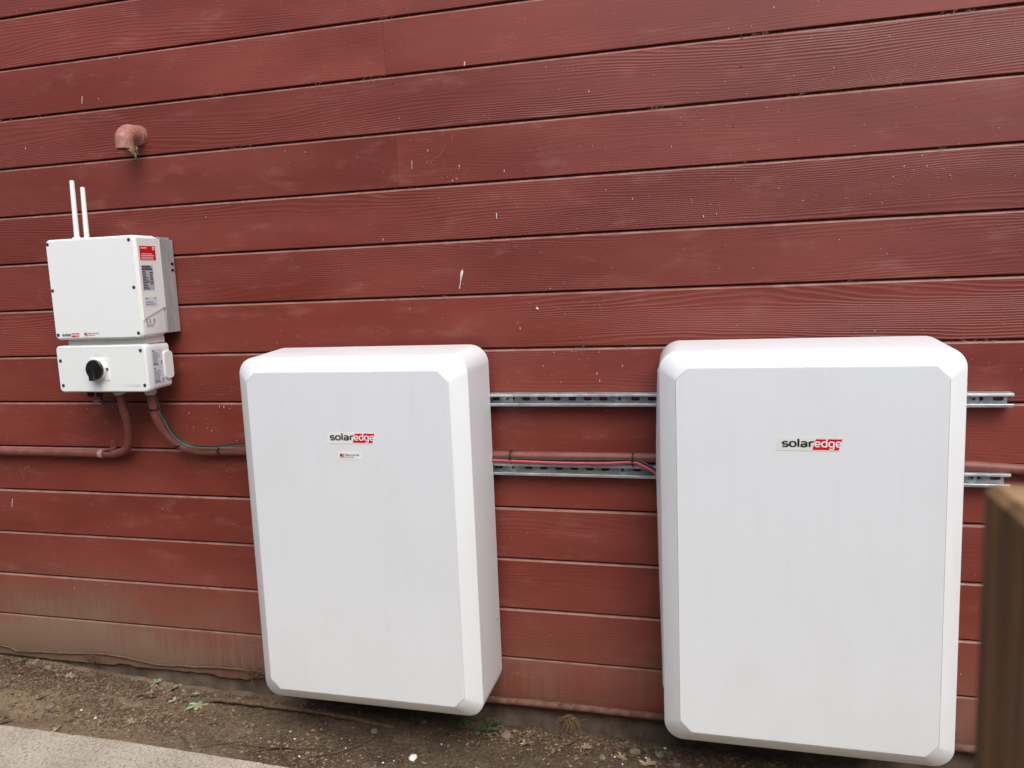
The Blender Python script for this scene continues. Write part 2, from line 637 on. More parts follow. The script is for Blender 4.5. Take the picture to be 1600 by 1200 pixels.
M_BLUEP = simple_mat('print_navy', (0.02, 0.025, 0.07), 0.4, var=0.0)
M_BLACK = simple_mat('black_plastic', (0.012, 0.012, 0.013), 0.35, var=0.2)
M_RUBBER = simple_mat('black_cable_jacket', (0.018, 0.018, 0.019), 0.45, var=0.2)
M_REDW = simple_mat('red_cable_jacket', (0.50, 0.06, 0.085), 0.45, var=0.1)
M_GREENW = simple_mat('green_wire_jacket', (0.020, 0.16, 0.09), 0.4, var=0.1)
M_GREY = simple_mat('grey_fitting', (0.40, 0.42, 0.43), 0.5, 0.3)
M_WASH = simple_mat('bright_washer', (0.72, 0.74, 0.74), 0.42, 0.6, var=0.1)
M_SCREW = simple_mat('dark_screw', (0.10, 0.11, 0.11), 0.45, 0.5)
M_ZINC = zinc_mat()
M_ALU = alu_mat()
M_PIPE = pipe_mat()
M_POST = post_mat()
M_ELBOW = simple_mat('faded_red_pvc', (0.345, 0.150, 0.118), 0.6, var=0.28, scale=70, bump=0.15)
M_SOIL = soil_mat()
M_CONC = concrete_mat()
M_MUDPIPE = simple_mat('mud_coated_pipe', (0.14, 0.095, 0.062), 0.9, var=0.3, scale=60, bump=0.5, spec=0.2)
M_RUST = simple_mat('rusty_stalks', (0.20, 0.115, 0.05), 0.85, var=0.35, scale=90)
M_DUSTPIPE = simple_mat('dust_caked_red_pipe', (0.150, 0.078, 0.057), 0.9, var=0.3, scale=35, bump=0.1, spec=0.25)
M_COUP = simple_mat('dusty_coupling', (0.40, 0.27, 0.23), 0.7, var=0.2)
M_STRAW = simple_mat('dry_straw', (0.46, 0.36, 0.17), 0.8, var=0.3, scale=90)
M_TWIG = simple_mat('brown_twig', (0.11, 0.065, 0.038), 0.85, var=0.35, scale=60)
M_LEAFT = simple_mat('tan_leaf', (0.33, 0.235, 0.14), 0.75, var=0.35, scale=60)
M_LEAFB = simple_mat('brown_leaf', (0.135, 0.080, 0.048), 0.8, var=0.4, scale=60)
M_LEAFG = simple_mat('pale_green_leaf', (0.27, 0.32, 0.19), 0.6, var=0.35, scale=50)
M_WEED = simple_mat('weed_green', (0.07, 0.115, 0.045), 0.6, var=0.4, scale=50)
M_STONE = simple_mat('buff_stone', (0.21, 0.170, 0.125), 0.85, var=0.3, scale=50, bump=0.5)
M_CHIP = simple_mat('white_chip', (0.80, 0.80, 0.77), 0.6, var=0.05)
M_WEB = simple_mat('cobweb_fibre', (0.30, 0.215, 0.175), 0.9, var=0.3)
M_DROP = simple_mat('dropping_white', (0.70, 0.62, 0.56), 0.8, var=0.15)
M_BLOCKER_CLAD = simple_mat('blocker_cladding', (0.20, 0.19, 0.17), 0.8, var=0.1, scale=2)  # for the added house that blocks sky light
M_BLOCKER_TIMBER = simple_mat('blocker_timber', (0.10, 0.065, 0.042), 0.85, var=0.3, scale=9)  # for the added fence and eave that block sky light

# ------------------------------------------------------------------ ground and path
SEAM0, STEP = 2.57666, 0.180574                  # top lip of board row 0, board spacing


def seam(k):
    return SEAM0 - STEP * k


def interp(x, tab):
    if x <= tab[0][0]:
        return tab[0][1]
    for (a, fa), (b, fb) in zip(tab, tab[1:]):
        if x <= b:
            t = (x - a) / (b - a)
            t = t * t * (3 - 2 * t)
            return fa + (fb - fa) * t
    return tab[-1][1]


def path_edge(x):
    return -0.386 - 0.024 * max(0, min(1, (x + 2.0) / 0.7))


def ground_z(x, y):
    w = interp(x, [(-3.2, 0.026), (-2.6, 0.016), (-2.0, -0.016), (-0.5, -0.036), (0.5, -0.05)])
    f = -0.016
    t = max(0.0, min(1.0, -y / 0.38))
    z = w + (f - w) * (t * t * (3 - 2 * t))
    n = noise.noise(Vector((x * 3.1, y * 4.3, 0.3))) * 0.010 + noise.noise(Vector((x * 11, y * 14, 4.3))) * 0.0055
    n += noise.noise(Vector((x * 37, y * 41, 9.3))) * 0.0032 + abs(noise.noise(Vector((x * 90, y * 90, 2.3)))) * 0.0022
    # a drift of litter along the foot of the wall at the left
    d = math.exp(-((x + 2.95) / 0.35) ** 2 - ((y + 0.05) / 0.07) ** 2) * 0.02
    far = max(0.0, min(1.0, (-y - 0.37) / 0.06)) if x < -1.0 else max(0.0, min(1.0, (-y - 0.37) / 0.25))
    return (z + n * (1 - 0.6 * far) + d) * (1 - far) + far * (-0.045)


def axis(fine0, fine1, step, lo, hi):
    a = []
    s, x = step, fine0
    while x > lo:
        a.append(x)
        s *= 1.35
        x -= s
    a.append(lo)
    a = a[::-1]
    x = fine0 + step
    while x < fine1:
        a.append(x)
        x += step
    s = step
    while x < hi:
        a.append(x)
        s *= 1.35
        x += s
    a.append(hi)
    return a


xs = axis(-3.3, 1.0, 0.011, -60, 60)
ys = axis(-0.55, 0.05, 0.010, -60, 60)
mb = MB()
W = len(xs)
vs = [(x, y, ground_z(x, y) if -8 < x < 6 and -1.2 < y < 0.3 else -0.045) for y in ys for x in xs]
fs = [(j * W + i, j * W + i + 1, (j + 1) * W + i + 1, (j + 1) * W + i) for j in range(len(ys) - 1) for i in range(W - 1)]
mb.add(vs, fs)
ground = kind(mb.build('ground', M_SOIL, smooth=True, angle=180, origin=(0, 0, 0)), 'structure')

# concrete walk: slab with a slightly broken near edge
mb = MB()
edge = []
x = -9.0
while x < 7.0:
    edge.append((x, path_edge(x) + noise.noise(Vector((x * 25, 0, 0))) * 0.004 + noise.noise(Vector((x * 90, 5, 0))) * 0.002))
    x += 0.02 if -3 < x < 0 else 0.25
e2 = [(px_, py_) for px_, py_ in edge]
n = len(e2)
vv, ff = [], []
for px_, py_ in e2:
    vv += [(px_, py_ + 0.004, -0.10), (px_, py_, -0.006), (px_, py_ - 0.006, -0.001), (px_, -1.45, 0.002), (px_, -1.45, -0.10)]
for i in range(n - 1):
    for k in range(4):
        ff.append((i * 5 + k, (i + 1) * 5 + k, (i + 1) * 5 + k + 1, i * 5 + k + 1))
mb.add(vv, ff)
kind(mb.build('concrete_path', M_CONC), 'structure')

# ------------------------------------------------------------------ house wall
wall = thing('house_wall', (0, 0, 0), 'dark red house wall of horizontal grained siding boards behind the cabinets', 'wall')
X0, X1 = -7.6, 5.6
MB().box(X0, X1, 0.0125, 0.12, 0.07, 3.30).build('sheathing', M_BACK, wall)
MB().box(X0, X1, 0.018, 0.30, -0.30, 0.066).build('foundation', M_FOUND, wall)
GAP, T = 0.0072, 0.0125


def board(x0, x1, zb, zt, dy, tilt):
    n = max(2, int((x1 - x0) / 0.30))
    rings = []
    for i in range(n + 1):
        x = x0 + (x1 - x0) * i / n
        w = noise.noise(Vector((x * 0.9, zb * 7, 1.7))) * 0.0009
        wz = noise.noise(Vector((x * 0.7, zb * 9, 8.7))) * 0.0009
        yb, yt = dy + w - tilt, dy + w + tilt
        rings.append([(x, T, zb), (x, yb + 0.0012, zb), (x, yb, zb + 0.0012), (x, yt, zt - 0.0060 + wz),
                      (x, yt + 0.0026, zt - 0.0018 + wz), (x, yt + 0.0058, zt + wz), (x, T, zt + wz)])
    return MB().loft(rings)


rb = random.Random(21)
GRAIN = {0: 60, 1: 22, 2: 95, 3: 20, 4: 70, 5: 55, 6: 100, 7: 60, 8: 20, 9: 22, 10: 50, 11: 45, 12: 35}   # how deep each row's emboss is
for k in range(-4, 13):
    zt, zb = seam(k), seam(k + 1) + GAP
    j0 = {1: -1.073, 3: -1.050}.get(k)
    if j0 is None:
        j0 = rb.uniform(1.15, 1.62)
    js = sorted(j for j in (j0 - 9.76, j0 - 4.88, j0, j0 + 4.88) if X0 + 0.2 < j < X1 - 0.2)
    cuts = [X0] + js + [X1]
    for a, b in zip(cuts, cuts[1:]):
        board(a + 0.0003, b - 0.0003, zb, zt, rb.uniform(-0.0007, 0.0007), rb.uniform(0, 0.0008)).build('siding_board', M_SIDING, wall, True, 30).pass_index = GRAIN.get(k, 50)

# bottom row: its lower edge is chipped and wavy at the left
zt = seam(13)


def ragged(x):
    t = [(-3.0, 0.051), (-2.73, 0.047), (-2.42, 0.050), (-2.385, 0.060), (-2.345, 0.057), (-2.31, 0.052), (-2.08, 0.054),
         (-1.96, 0.055), (-1.92, 0.046), (-1.80, 0.046), (-1.775, 0.056), (-1.70, 0.062), (-1.60, 0.050)]
    z = interp(x, t)
    if -3.2 < x < -1.65:
        z += noise.noise(Vector((x * 28, 3, 1))) * 0.0035 + noise.noise(Vector((x * 80, 3, 1))) * 0.0018
    return z


for a, b in ((X0, 1.30), (1.30, X1)):
    rings = []
    x = a
    while x < b - 0.001:
        zz = ragged(x)
        rings.append([(x, T, zz), (x, 0.0, zz), (x, -0.0005, zz + 0.002), (x, 0.0, zt - 0.0055), (x, 0.0016, zt - 0.0018), (x, 0.0048, zt), (x, T, zt)])
        x += 0.012 if -3.2 < x < -1.6 else 0.2
    rings.append([(b - 0.001, *p[1:]) for p in rings[-1]])
    MB().loft(rings).build('siding_board', M_SIDING, wall, True, 30).pass_index = 25
for x_, z_ in ((0.036, 2.515), (0.035, 2.49), (0.075, 2.45), (0.062, 2.375), (0.054, 2.345), (0.056, 2.225), (0.049, 2.213), (0.045, 2.135), (0.024, 1.965), (-1.050, 2.195), (-1.063, 2.240), (-0.985, 1.690)):
    MB().disc((x_, 0.001, z_), (0, -1, 0), 0.0021, 0.0036, 8).build('nail', M_TWIG, wall)
# unseen shallow eave, added above the frame to shade the wall
MB().box(X0, X1, -0.12, 0.3, 3.30, 3.33).build('blocker_soffit', M_BLOCKER_TIMBER, wall)
MB().box(X0, X1, -0.145, -0.12, 3.27, 3.45).build('blocker_fascia', M_BACK, wall)

# ------------------------------------------------------------------ stickers and lettering


def front(y):
    return lambda u, v: (u, y, v)


def quad_print(mb, pts, fn):
    mb.add([fn(u, v) for u, v in pts], [tuple(range(len(pts)))])


def plate(mb, pts, fn0, fn1):
    """thin sticker body between two parallel planes"""
    n = len(pts)
    a = [fn0(u, v) for u, v in pts]
    b = [fn1(u, v) for u, v in pts]
    mb.loft([a, b], False, True)


def logo(parent, x, z, y, s, stick_mat=M_STICK):
    """sticker with the maker's word mark; x, z = lower left of the black lettering"""
    f = lambda dy: (lambda u, v: (x + u * s, y - dy, z + v * s))
    mb = MB()
    plate(mb, [(-0.0165, -0.0105), (0.1455, -0.0115), (0.1575, 0.0255), (-0.0065, 0.0245)], f(0), f(0.0005))
    st = mb.build('logo_sticker', stick_mat, parent)
    mb = MB()
    quad_print(mb, [(0.0765, -0.0080), (0.1430, -0.0085), (0.1515, 0.0215), (0.0850, 0.0212)], f(0.0009))
    mb.build('red_field', M_RED, st)
    mb = MB()
    logo_word(mb, 'solar', 0.0, 0.0775, 0.0, 0.0146, f(0.0012), 0.25)
    mb.build('black_lettering', M_BLACKP, st)
    mb = MB()
    logo_word(mb, 'edge', 0.0830, 0.1490, 0.0, 0.0146, f(0.0014), 0.21)
    mb.build('white_lettering', M_WHITEP, st)
    return st


def usa(parent, x, z, y, s):
    """small sticker: flag, 'Made in the USA' and an unreadable second line; x, z = lower left of the flag"""
    f = lambda dy: (lambda u, v: (x + u * s, y - dy, z + v * s))
    mb = MB()
    plate(mb, [(-0.0125, -0.0055), (0.074, -0.0060), (0.079, 0.0200), (-0.0065, 0.0205)], f(0), f(0.0004))
    st = mb.build('origin_sticker', M_STICK, parent)
    mb = MB()
    for k in range(4):
        quad_print(mb, [(0, k * 0.0034), (0.0155, k * 0.0034), (0.0155, k * 0.0034 + 0.0019), (0, k * 0.0034 + 0.0019)], f(0.0007))
    mb.build('flag_stripes', M_RED, st)
    mb = MB()
    quad_print(mb, [(0, 0.0058), (0.0072, 0.0058), (0.0072, 0.0122), (0, 0.0122)], f(0.0009))
    mb.build('flag_canton', M_BLUEP, st)
    mb = MB()
    text_on(mb, 'Made in the USA', 0.0185, 0.0665, 0.0068, 0.0052, f(0.0008), 0.02)
    u = 0.0185
    r = random.Random(3)
    while u < 0.048:
        w = r.uniform(0.0015, 0.004)
        quad_print(mb, [(u, 0.0012), (u + w, 0.0012), (u + w, 0.0030), (u, 0.0030)], f(0.0008))
        u += w + 0.0008
    mb.build('black_lettering', M_BLACKP, st)
    return st


# ------------------------------------------------------------------ battery cabinets
def battery(x0, label, with_origin, stick_mat, lx):
    x1, z0, z1 = x0 + 0.786, 0.155, 1.3225
    t = thing('battery_cabinet', ((x0 + x1) / 2, -0.15, z0), label, 'battery', 'white battery cabinets on the wall')
    YB, YL, YP = -0.0445, -0.2600, -0.3000
    n = 10
    rings = [
        rrect(x0 - 0.012, x1 + 0.002, z0 + 0.002, z1 + 0.0125, 0.062, YB, n),
        rrect(x0 - 0.014, x1 + 0.003, z0, z1 + 0.0135, 0.064, YB - 0.006, n),
        rrect(x0 - 0.001, x1, z0 - 0.001, z1 + 0.001, 0.056, YL + 0.006, n),
        rrect(x0, x1, z0, z1, 0.055, YL, n),
        rrect(x0 + 0.0025, x1 - 0.0025, z0 + 0.0025, z1 - 0.0025, 0.053, YL - 0.0035, n),
        rrect(x0 + 0.0455, x1 - 0.0455, z0 + 0.0455, z1 - 0.0415, 0.038, YP + 0.0006, n, True),
        rrect(x0 + 0.0460, x1 - 0.0460, z0 + 0.0460, z1 - 0.0420, 0.038, YP + 0.0060, n, True)]
    MB().loft(rings).build('shell', M_SHELL, t, True, 28)
    rings = [rrect(x0 + 0.0462, x1 - 0.0462, z0 + 0.0462, z1 - 0.0422, 0.038, YP + 0.005, n, True),
             rrect(x0 + 0.0462, x1 - 0.0462, z0 + 0.0462, z1 - 0.0422, 0.038, YP + 0.0012, n, True),
             rrect(x0 + 0.0470, x1 - 0.0470, z0 + 0.0470, z1 - 0.0430, 0.038, YP, n, True)]
    MB().loft(rings).build('front_panel', M_PANEL, t, True, 20)
    # the bulging cable cover on the left flank, with its latch slots
    prof = [(0.30, 0.0), (0.42, 0.003), (0.62, 0.0095), (0.80, 0.0135), (0.93, 0.0150), (1.05, 0.0135), (1.17, 0.0085), (1.262, 0.001)]
    rings = []
    for z, b in prof:
        rings.append([(x0 - 0.004, -0.235, z), (x0 - 0.008 - b * 0.55, -0.205, z), (x0 - 0.0125 - b, -0.085, z), (x0 - 0.0125 - b, -0.055, z),
                      (x0 + 0.01, -0.050, z), (x0 + 0.01, -0.235, z)])
    cov = MB().loft(rings).build('cable_cover', M_SHELL, t, True, 40)
    for z in (1.035, 0.87):
        MB().box(x0 - 0.0300, x0 - 0.022, -0.088, -0.060, z, z + 0.022).build('latch', M_BLACK, cov)
    MB().box(x0 + 0.06, x1 - 0.06, YB, -0.0435, z0 + 0.06, z1 - 0.05).build('back_plate', M_GREY, t)
    MB().disc((x1 + 0.0010, -0.078, 0.405), (1, 0, 0), 0.0035, 0.0022, 10).build('side_screw', M_SCREW, t)
    logo(t, x0 + lx, 1.0635, YP - 0.0002, 1.0, stick_mat)
    if with_origin:
        usa(t, x0 + 0.3640, 1.0070, YP - 0.0002, 1.0)
    return t


battery(-1.541, 'white battery cabinet with two stickers, nearer the inverter', True, M_STICK, 0.3345)
battery(-0.185, 'white battery cabinet with a single cream logo sticker, beside the wooden post', False, M_STICKC, 0.3305)

# ------------------------------------------------------------------ strut channels


def strut(zc, label, washers):
    xa, xb, phase, pitch = -1.36, 0.778, -0.641, 0.0515
    t = thing('strut_channel', ((xa + xb) / 2, -0.02, zc - 0.0205), label, 'channel', 'steel strut channels on the wall')
    h, y0, y1, th = 0.0205, -0.0040, -0.0430, 0.0025
    # closed outline of the lipped C, without the web
    for s in (1, -1):
        prof = [(y0 - 0.0005, h), (y1 + 0.003, h), (y1 + 0.0008, h - 0.0008), (y1, h - 0.003), (y1, h - 0.0080), (y1 + 0.0015, h - 0.0095),
                (y1 + 0.0075, h - 0.0095), (y1 + 0.0075, h - 0.0075), (y1 + th, h - 0.0072), (y1 + th, h - th), (y0 - 0.0005, h - th)]
        MB().loft([[(x, y, zc + s * z) for y, z in prof] for x in (xa, xb)]).build('flange', M_ZINC, t, True, 40)
    mb = MB()
    sl, sr = 0.0070, 0.0070                      # half straight length and radius of a slot
    k0 = math.floor((xa - phase) / pitch)
    x = xa
    xb2 = xb - 0.006
    k = k0
    hh = h - th
    yw = y0 - 0.0008
    while True:
        c = phase + k * pitch
        a, b = max(xa, c - pitch / 2), min(xb2, c + pitch / 2)
        if a >= xb2:
            break
        k += 1
        if b <= xa:
            continue
        if c - sl - sr < a + 0.002 or c + sl + sr > b - 0.002:
            mb.add([(a, yw, zc - hh), (b, yw, zc - hh), (b, yw, zc + hh), (a, yw, zc + hh)], [(0, 1, 2, 3)])
            continue
        up = [(c - sl - sr * sin(q), zc + sr * cos(q)) for q in (pi / 2, pi / 3, pi / 6, 0)]
        up += [(c + sl + sr * sin(q), zc + sr * cos(q)) for q in (0, pi / 6, pi / 3, pi / 2)]
        dn = [(px_, 2 * zc - pz_) for px_, pz_ in up]
        for arc, zz in ((up, zc + hh), (dn, zc - hh)):
            poly = [(a, zc)] + arc + [(b, zc), (b, zz), (a, zz)]
            mb.add([(px_, yw, pz_) for px_, pz_ in poly], [tuple(range(len(poly)))])
        loop = up + dn[::-1][1:-1]
        mb.loft([[(px_, yw, pz_) for px_, pz_ in loop], [(px_, -0.0018, pz_) for px_, pz_ in loop]], False, False)
    mb.build('slotted_web', M_ZINC, t)
    for x, square in washers:
        if square:
            w = MB().loft([rrect(x - 0.017, x + 0.017, zc - 0.0125, zc + 0.0125, 0.004, yy, 4) for yy in (-0.0052, -0.0092)]).build('washer', M_WASH, t, True)
        else:
            w = MB().disc((x, -0.0052, zc - 0.001), (0, -1, 0), 0.0165, 0.0030, 24).build('washer', M_WASH, t, True)
        bm_ = MB()
        bm_.tube([(x, -0.0080, zc), (x, -0.0150, zc)], 0.0075, 6)
        bm_.disc((x, -0.0150, zc), (0, -1, 0), 0.0038, 0.0006, 10)
        bm_.build('bolt', M_ZINC, w)
        MB().disc((x, -0.0157, zc), (0, -1, 0), 0.0040, 0.0004, 6).build('bolt_recess', M_BLACK, w)
    return t


strut(1.1490, 'upper galvanised slotted strut channel running behind both battery cabinets', [(-0.702, True), (-0.330, False), (0.684, False)])
strut(0.9170, 'lower galvanised slotted strut channel under the red and black cables', [(-0.692, False), (-0.326, False), (0.686, False)])

# ------------------------------------------------------------------ inverter
inv = thing('inverter', (-2.137, -0.10, 1.39), 'white square inverter with a red side label and two antennas', 'inverter')
IX0, IX1, IZ0, IZ1 = -2.326, -1.951, 1.391, 1.7455
MB().box(-2.312, -1.945, -0.074, -0.006, 1.402, 1.7335).build('heat_sink', M_ALU, inv)
rings = [rrect(IX0 + 0.004, IX1 - 0.003, IZ0 + 0.004, IZ1 - 0.003, 0.016, -0.074, 6),
         rrect(IX0, IX1, IZ0, IZ1, 0.016, -0.090, 6),
         rrect(IX0, IX1, IZ0, IZ1, 0.016, -0.186, 6),
         rrect(IX0 + 0.0015, IX1 - 0.0015, IZ0 + 0.0015, IZ1 - 0.0015, 0.0155, -0.191, 6),
         rrect(IX0 + 0.0055, IX1 - 0.0055, IZ0 + 0.0055, IZ1 - 0.0055, 0.013, -0.195, 6)]
housing = MB().loft(rings).build('housing', M_CREAM, inv, True, 30)
rings = [rrect(IX0 + 0.0060, IX1 - 0.0060, IZ0 + 0.0060, IZ1 - 0.0060, 0.013, -0.1945, 6),
         rrect(IX0 + 0.0065, IX1 - 0.0065, IZ0 + 0.0065, IZ1 - 0.0065, 0.013, -0.1960, 6)]
cover = MB().loft(rings).build('front_cover', M_INV, inv, True, 30)
for x, z in ((-2.313, 1.729), (-1.972, 1.729), (-2.313, 1.567), (-1.970, 1.567), (-2.311, 1.409), (-1.970, 1.409)):
    sc = MB().disc((x, -0.1945, z), (0, -1, 0), 0.0062, 0.0022, 16).build('screw', M_SCREW, cover, True)
    MB().disc((x, -0.1967, z), (0, -1, 0), 0.0028, 0.0003, 6).build('socket', M_BLACK, sc)
# the stepped skirt on the right flank
sk = [(-0.188, 1.735), (-0.070, 1.735), (-0.062, 1.728), (-0.062, 1.505), (-0.068, 1.497), (-0.180, 1.459), (-0.188, 1.452)]
MB().loft([[(IX1 - 0.002, y, z) for y, z in sk], [(IX1 + 0.0035, y * 0.995 - 0.0006, z) for y, z in sk]]).build('side_skirt', M_CREAM, housing)
SX = IX1 + 0.0036


def side(x):
    return lambda u, v: (x, u, v)


def lines(mb, u0, u1, v0, v1, rows, fn, r, fill=0.8, hfrac=0.5):
    """rows of short dashes: print too small to read in the photograph"""
    dv = (v1 - v0) / rows
    for k in range(rows):
        u = u0
        end = u0 + (u1 - u0) * r.uniform(fill * 0.7, 1.0)
        while u < end:
            w = min(r.uniform(0.003, 0.009), end - u)
            b = v1 - (k + 1) * dv + dv * 0.2
            quad_print(mb, [(u, b), (u + w, b), (u + w, b + dv * hfrac), (u, b + dv * hfrac)], fn)
            u += w + 0.0011


def side_sticker(parent, name, mat, pts, x):
    mb = MB()
    plate(mb, pts, side(x), side(x + 0.0004))
    return mb.build(name, mat, parent)


r = random.Random(11)
st = side_sticker(housing, 'warning_sticker', M_RED, [(-0.178, 1.659), (-0.099, 1.659), (-0.099, 1.709), (-0.178, 1.708)], SX)
st['label'] = 'bright red warning sticker with white print'
mb = MB()
text_on(mb, 'solaredge', -0.174, -0.142, 1.6995, 0.0060, side(SX + 0.0008), 0.02)
quad_print(mb, [(-0.114, 1.6955), (-0.104, 1.6955), (-0.104, 1.7060), (-0.114, 1.7060)], side(SX + 0.0008))
lines(mb, -0.172, -0.103, 1.6615, 1.6845, 4, side(SX + 0.0008), r, 0.9, 0.38)
mb.build('white_print', M_WHITEP, st)
mb = MB()
mb.add([side(SX + 0.0011)(u, v) for u, v in ((-0.1095, 1.7040), (-0.1060, 1.7000), (-0.1095, 1.6970), (-0.1125, 1.7000))], [(0, 1, 2, 3)])
mb.build('icon', M_RED, st)
st = side_sticker(housing, 'rating_plate', M_PLATE, [(-0.1775, 1.5555), (-0.1205, 1.5555), (-0.1205, 1.6420), (-0.1775, 1.6420)], SX)
mb = MB()
lines(mb, -0.1760, -0.1220, 1.6320, 1.6405, 1, side(SX + 0.0008), r, 1.0, 0.75)
lines(mb, -0.1760, -0.1240, 1.6240, 1.6315, 1, side(SX + 0.0008), r, 1.0, 0.8)
lines(mb, -0.1755, -0.1420, 1.5580, 1.6230, 12, side(SX + 0.0008), r, 0.7, 0.55)
lines(mb, -0.1380, -0.1225, 1.5750, 1.6200, 6, side(SX + 0.0008), r, 0.9, 0.6)
mb.build('black_print', M_BLACKP, st)
st = side_sticker(housing, 'pale_sticker', M_PALEST, [(-0.1765, 1.4995), (-0.1165, 1.4995), (-0.1165, 1.5315), (-0.1765, 1.5320)], SX)
mb = MB()
lines(mb, -0.1745, -0.1560, 1.5245, 1.5300, 1, side(SX + 0.0008), r, 1.0, 0.6)
quad_print(mb, [(-0.1245, 1.5240), (-0.1195, 1.5240), (-0.1195, 1.5300), (-0.1245, 1.5300)], side(SX + 0.0008))
lines(mb, -0.1720, -0.1220, 1.5040, 1.5180, 2, side(SX + 0.0008), r, 1.0, 0.4)
mb.build('grey_print', M_GREYP, st)
st = side_sticker(housing, 'certification_sticker', M_STICK, [(-0.1780, 1.4255), (-0.1225, 1.4255), (-0.1205, 1.4575), (-0.1770, 1.4575)], IX1)
mb = MB()
lines(mb, -0.1755, -0.1660, 1.4400, 1.4560, 3, side(IX1 + 0.0008), r, 1.0, 0.6)
lines(mb, -0.1600, -0.1510, 1.4400, 1.4560, 3, side(IX1 + 0.0008), r, 1.0, 0.6)
lines(mb, -0.1400, -0.1270, 1.4400, 1.4560, 3, side(IX1 + 0.0008), r, 1.0, 0.6)
lines(mb, -0.1755, -0.1270, 1.4280, 1.4390, 3, side(IX1 + 0.0008), r, 1.0, 0.45)
mb.build('grey_print', M_GREYP, st)
for z in (1.6475, 1.6245):
    MB().box(-1.9450, -1.9440, -0.026, -0.012, z - 0.0045, z + 0.0045).build('slot', M_BLACK, inv)
MB().box(-2.30, -1.955, -0.068, -0.012, 1.7335, 1.7425).build('cap_plate', M_ALU, inv)
logo(cover, -2.291, 1.4050, -0.1962, 0.485, M_INV)
usa(cover, -2.1965, 1.4035, -0.1962, 0.93)
for x, y, zt in ((-2.236, -0.140, 1.951), (-2.223, -0.108, 1.930)):
    a = MB()
    a.tube([(x, y, 1.752), (x + 0.001, y, 1.80), (x + 0.0045, y, zt - 0.003), (x + 0.0046, y, zt)], [0.0088, 0.0088, 0.0076, 0.0055], 16)
    a = a.build('antenna', M_CREAM, inv, True)
    MB().disc((x, y, 1.7450), (0, 0, 1), 0.0145, 0.008, 16).build('antenna_base', M_CREAM, a, True)

# ------------------------------------------------------------------ switch box under the inverter
sw = thing('switch_box', (-2.147, -0.10, 1.20), 'white switch box with a black rotary knob hanging below the inverter', 'switch box')
BX0, BX1, BZ0, BZ1 = -2.341, -1.958, 1.2005, 1.3690
rings = [rrect(BX0 + 0.012, BX1 - 0.004, BZ0 + 0.006, BZ1 - 0.004, 0.014, -0.060, 6),
         rrect(BX0 + 0.008, BX1 - 0.002, BZ0 + 0.003, BZ1 - 0.002, 0.014, -0.156, 6)]
sbody = MB().loft(rings).build('body', M_CREAM, sw, True, 30)
rings = [rrect(BX0, BX1, BZ0, BZ1, 0.015, -0.157, 6), rrect(BX0, BX1, BZ0, BZ1, 0.015, -0.180, 6),
         rrect(BX0 + 0.0015, BX1 - 0.0015, BZ0 + 0.0015, BZ1 - 0.0015, 0.0145, -0.1835, 6),
         rrect(BX0 + 0.005, BX1 - 0.005, BZ0 + 0.005, BZ1 - 0.005, 0.012, -0.186, 6)]
lid = MB().loft(rings).build('lid', M_INV, sw, True, 30)
for x, z in ((-1.978, 1.348), (-2.324, 1.316), (-2.323, 1.226), (-1.974, 1.225)):
    sc = MB().disc((x, -0.1855, z), (0, -1, 0), 0.0060, 0.0022, 16).build('screw', M_SCREW, lid, True)
    MB().disc((x, -0.1877, z), (0, -1, 0), 0.0027, 0.0003, 6).build('socket', M_BLACK, sc)
rings = [[(x, y, z) for y, z in ((-0.122, 1.222), (-0.052, 1.230), (-0.046, 1.240), (-0.046, 1.325), (-0.052, 1.336), (-0.122, 1.340))] for x in (BX1 - 0.012, BX1 + 0.008)]
MB().box(-2.305, -1.972, -0.160, -0.065, 1.3685, 1.3908).build('neck', M_CREAM, sw)
rb2 = [rrect(-0.098, -0.052, 1.236, 1.336, 0.014, 0, 5)]
rings = [[(BX1 - 0.02, p[0], p[2]) for p in rb2[0]], [(BX1 + 0.001, p[0], p[2]) for p in rb2[0]],
         [(BX1 + 0.004, p[0] * 0.97 - 0.0022, p[2] * 0.97 + 0.0385) for p in rb2[0]]]
MB().loft(rings).build('side_bulge', M_CREAM, sbody, True, 40)
for zz in (1.2865, 1.2235):
    st = side_sticker(sbody, 'data_sticker', M_PALEST, [(-0.152, zz), (-0.100, zz), (-0.100, zz + 0.060), (-0.152, zz + 0.060)], BX1 - 0.002)
    mb = MB()
    lines(mb, -0.150, -0.138, zz + 0.052, zz + 0.0585, 1, side(BX1 - 0.0012), r, 1.0, 0.6)
    lines(mb, -0.150, -0.112, zz + 0.016, zz + 0.051, 9, side(BX1 - 0.0012), r, 0.7, 0.3)
    lines(mb, -0.150, -0.120, zz + 0.003, zz + 0.014, 2, side(BX1 - 0.0012), r, 1.0, 0.6)
    lines(mb, -0.110, -0.103, zz + 0.003, zz + 0.018, 3, side(BX1 - 0.0012), r, 1.0, 0.7)
    mb.build('black_print', M_BLACKP, st)
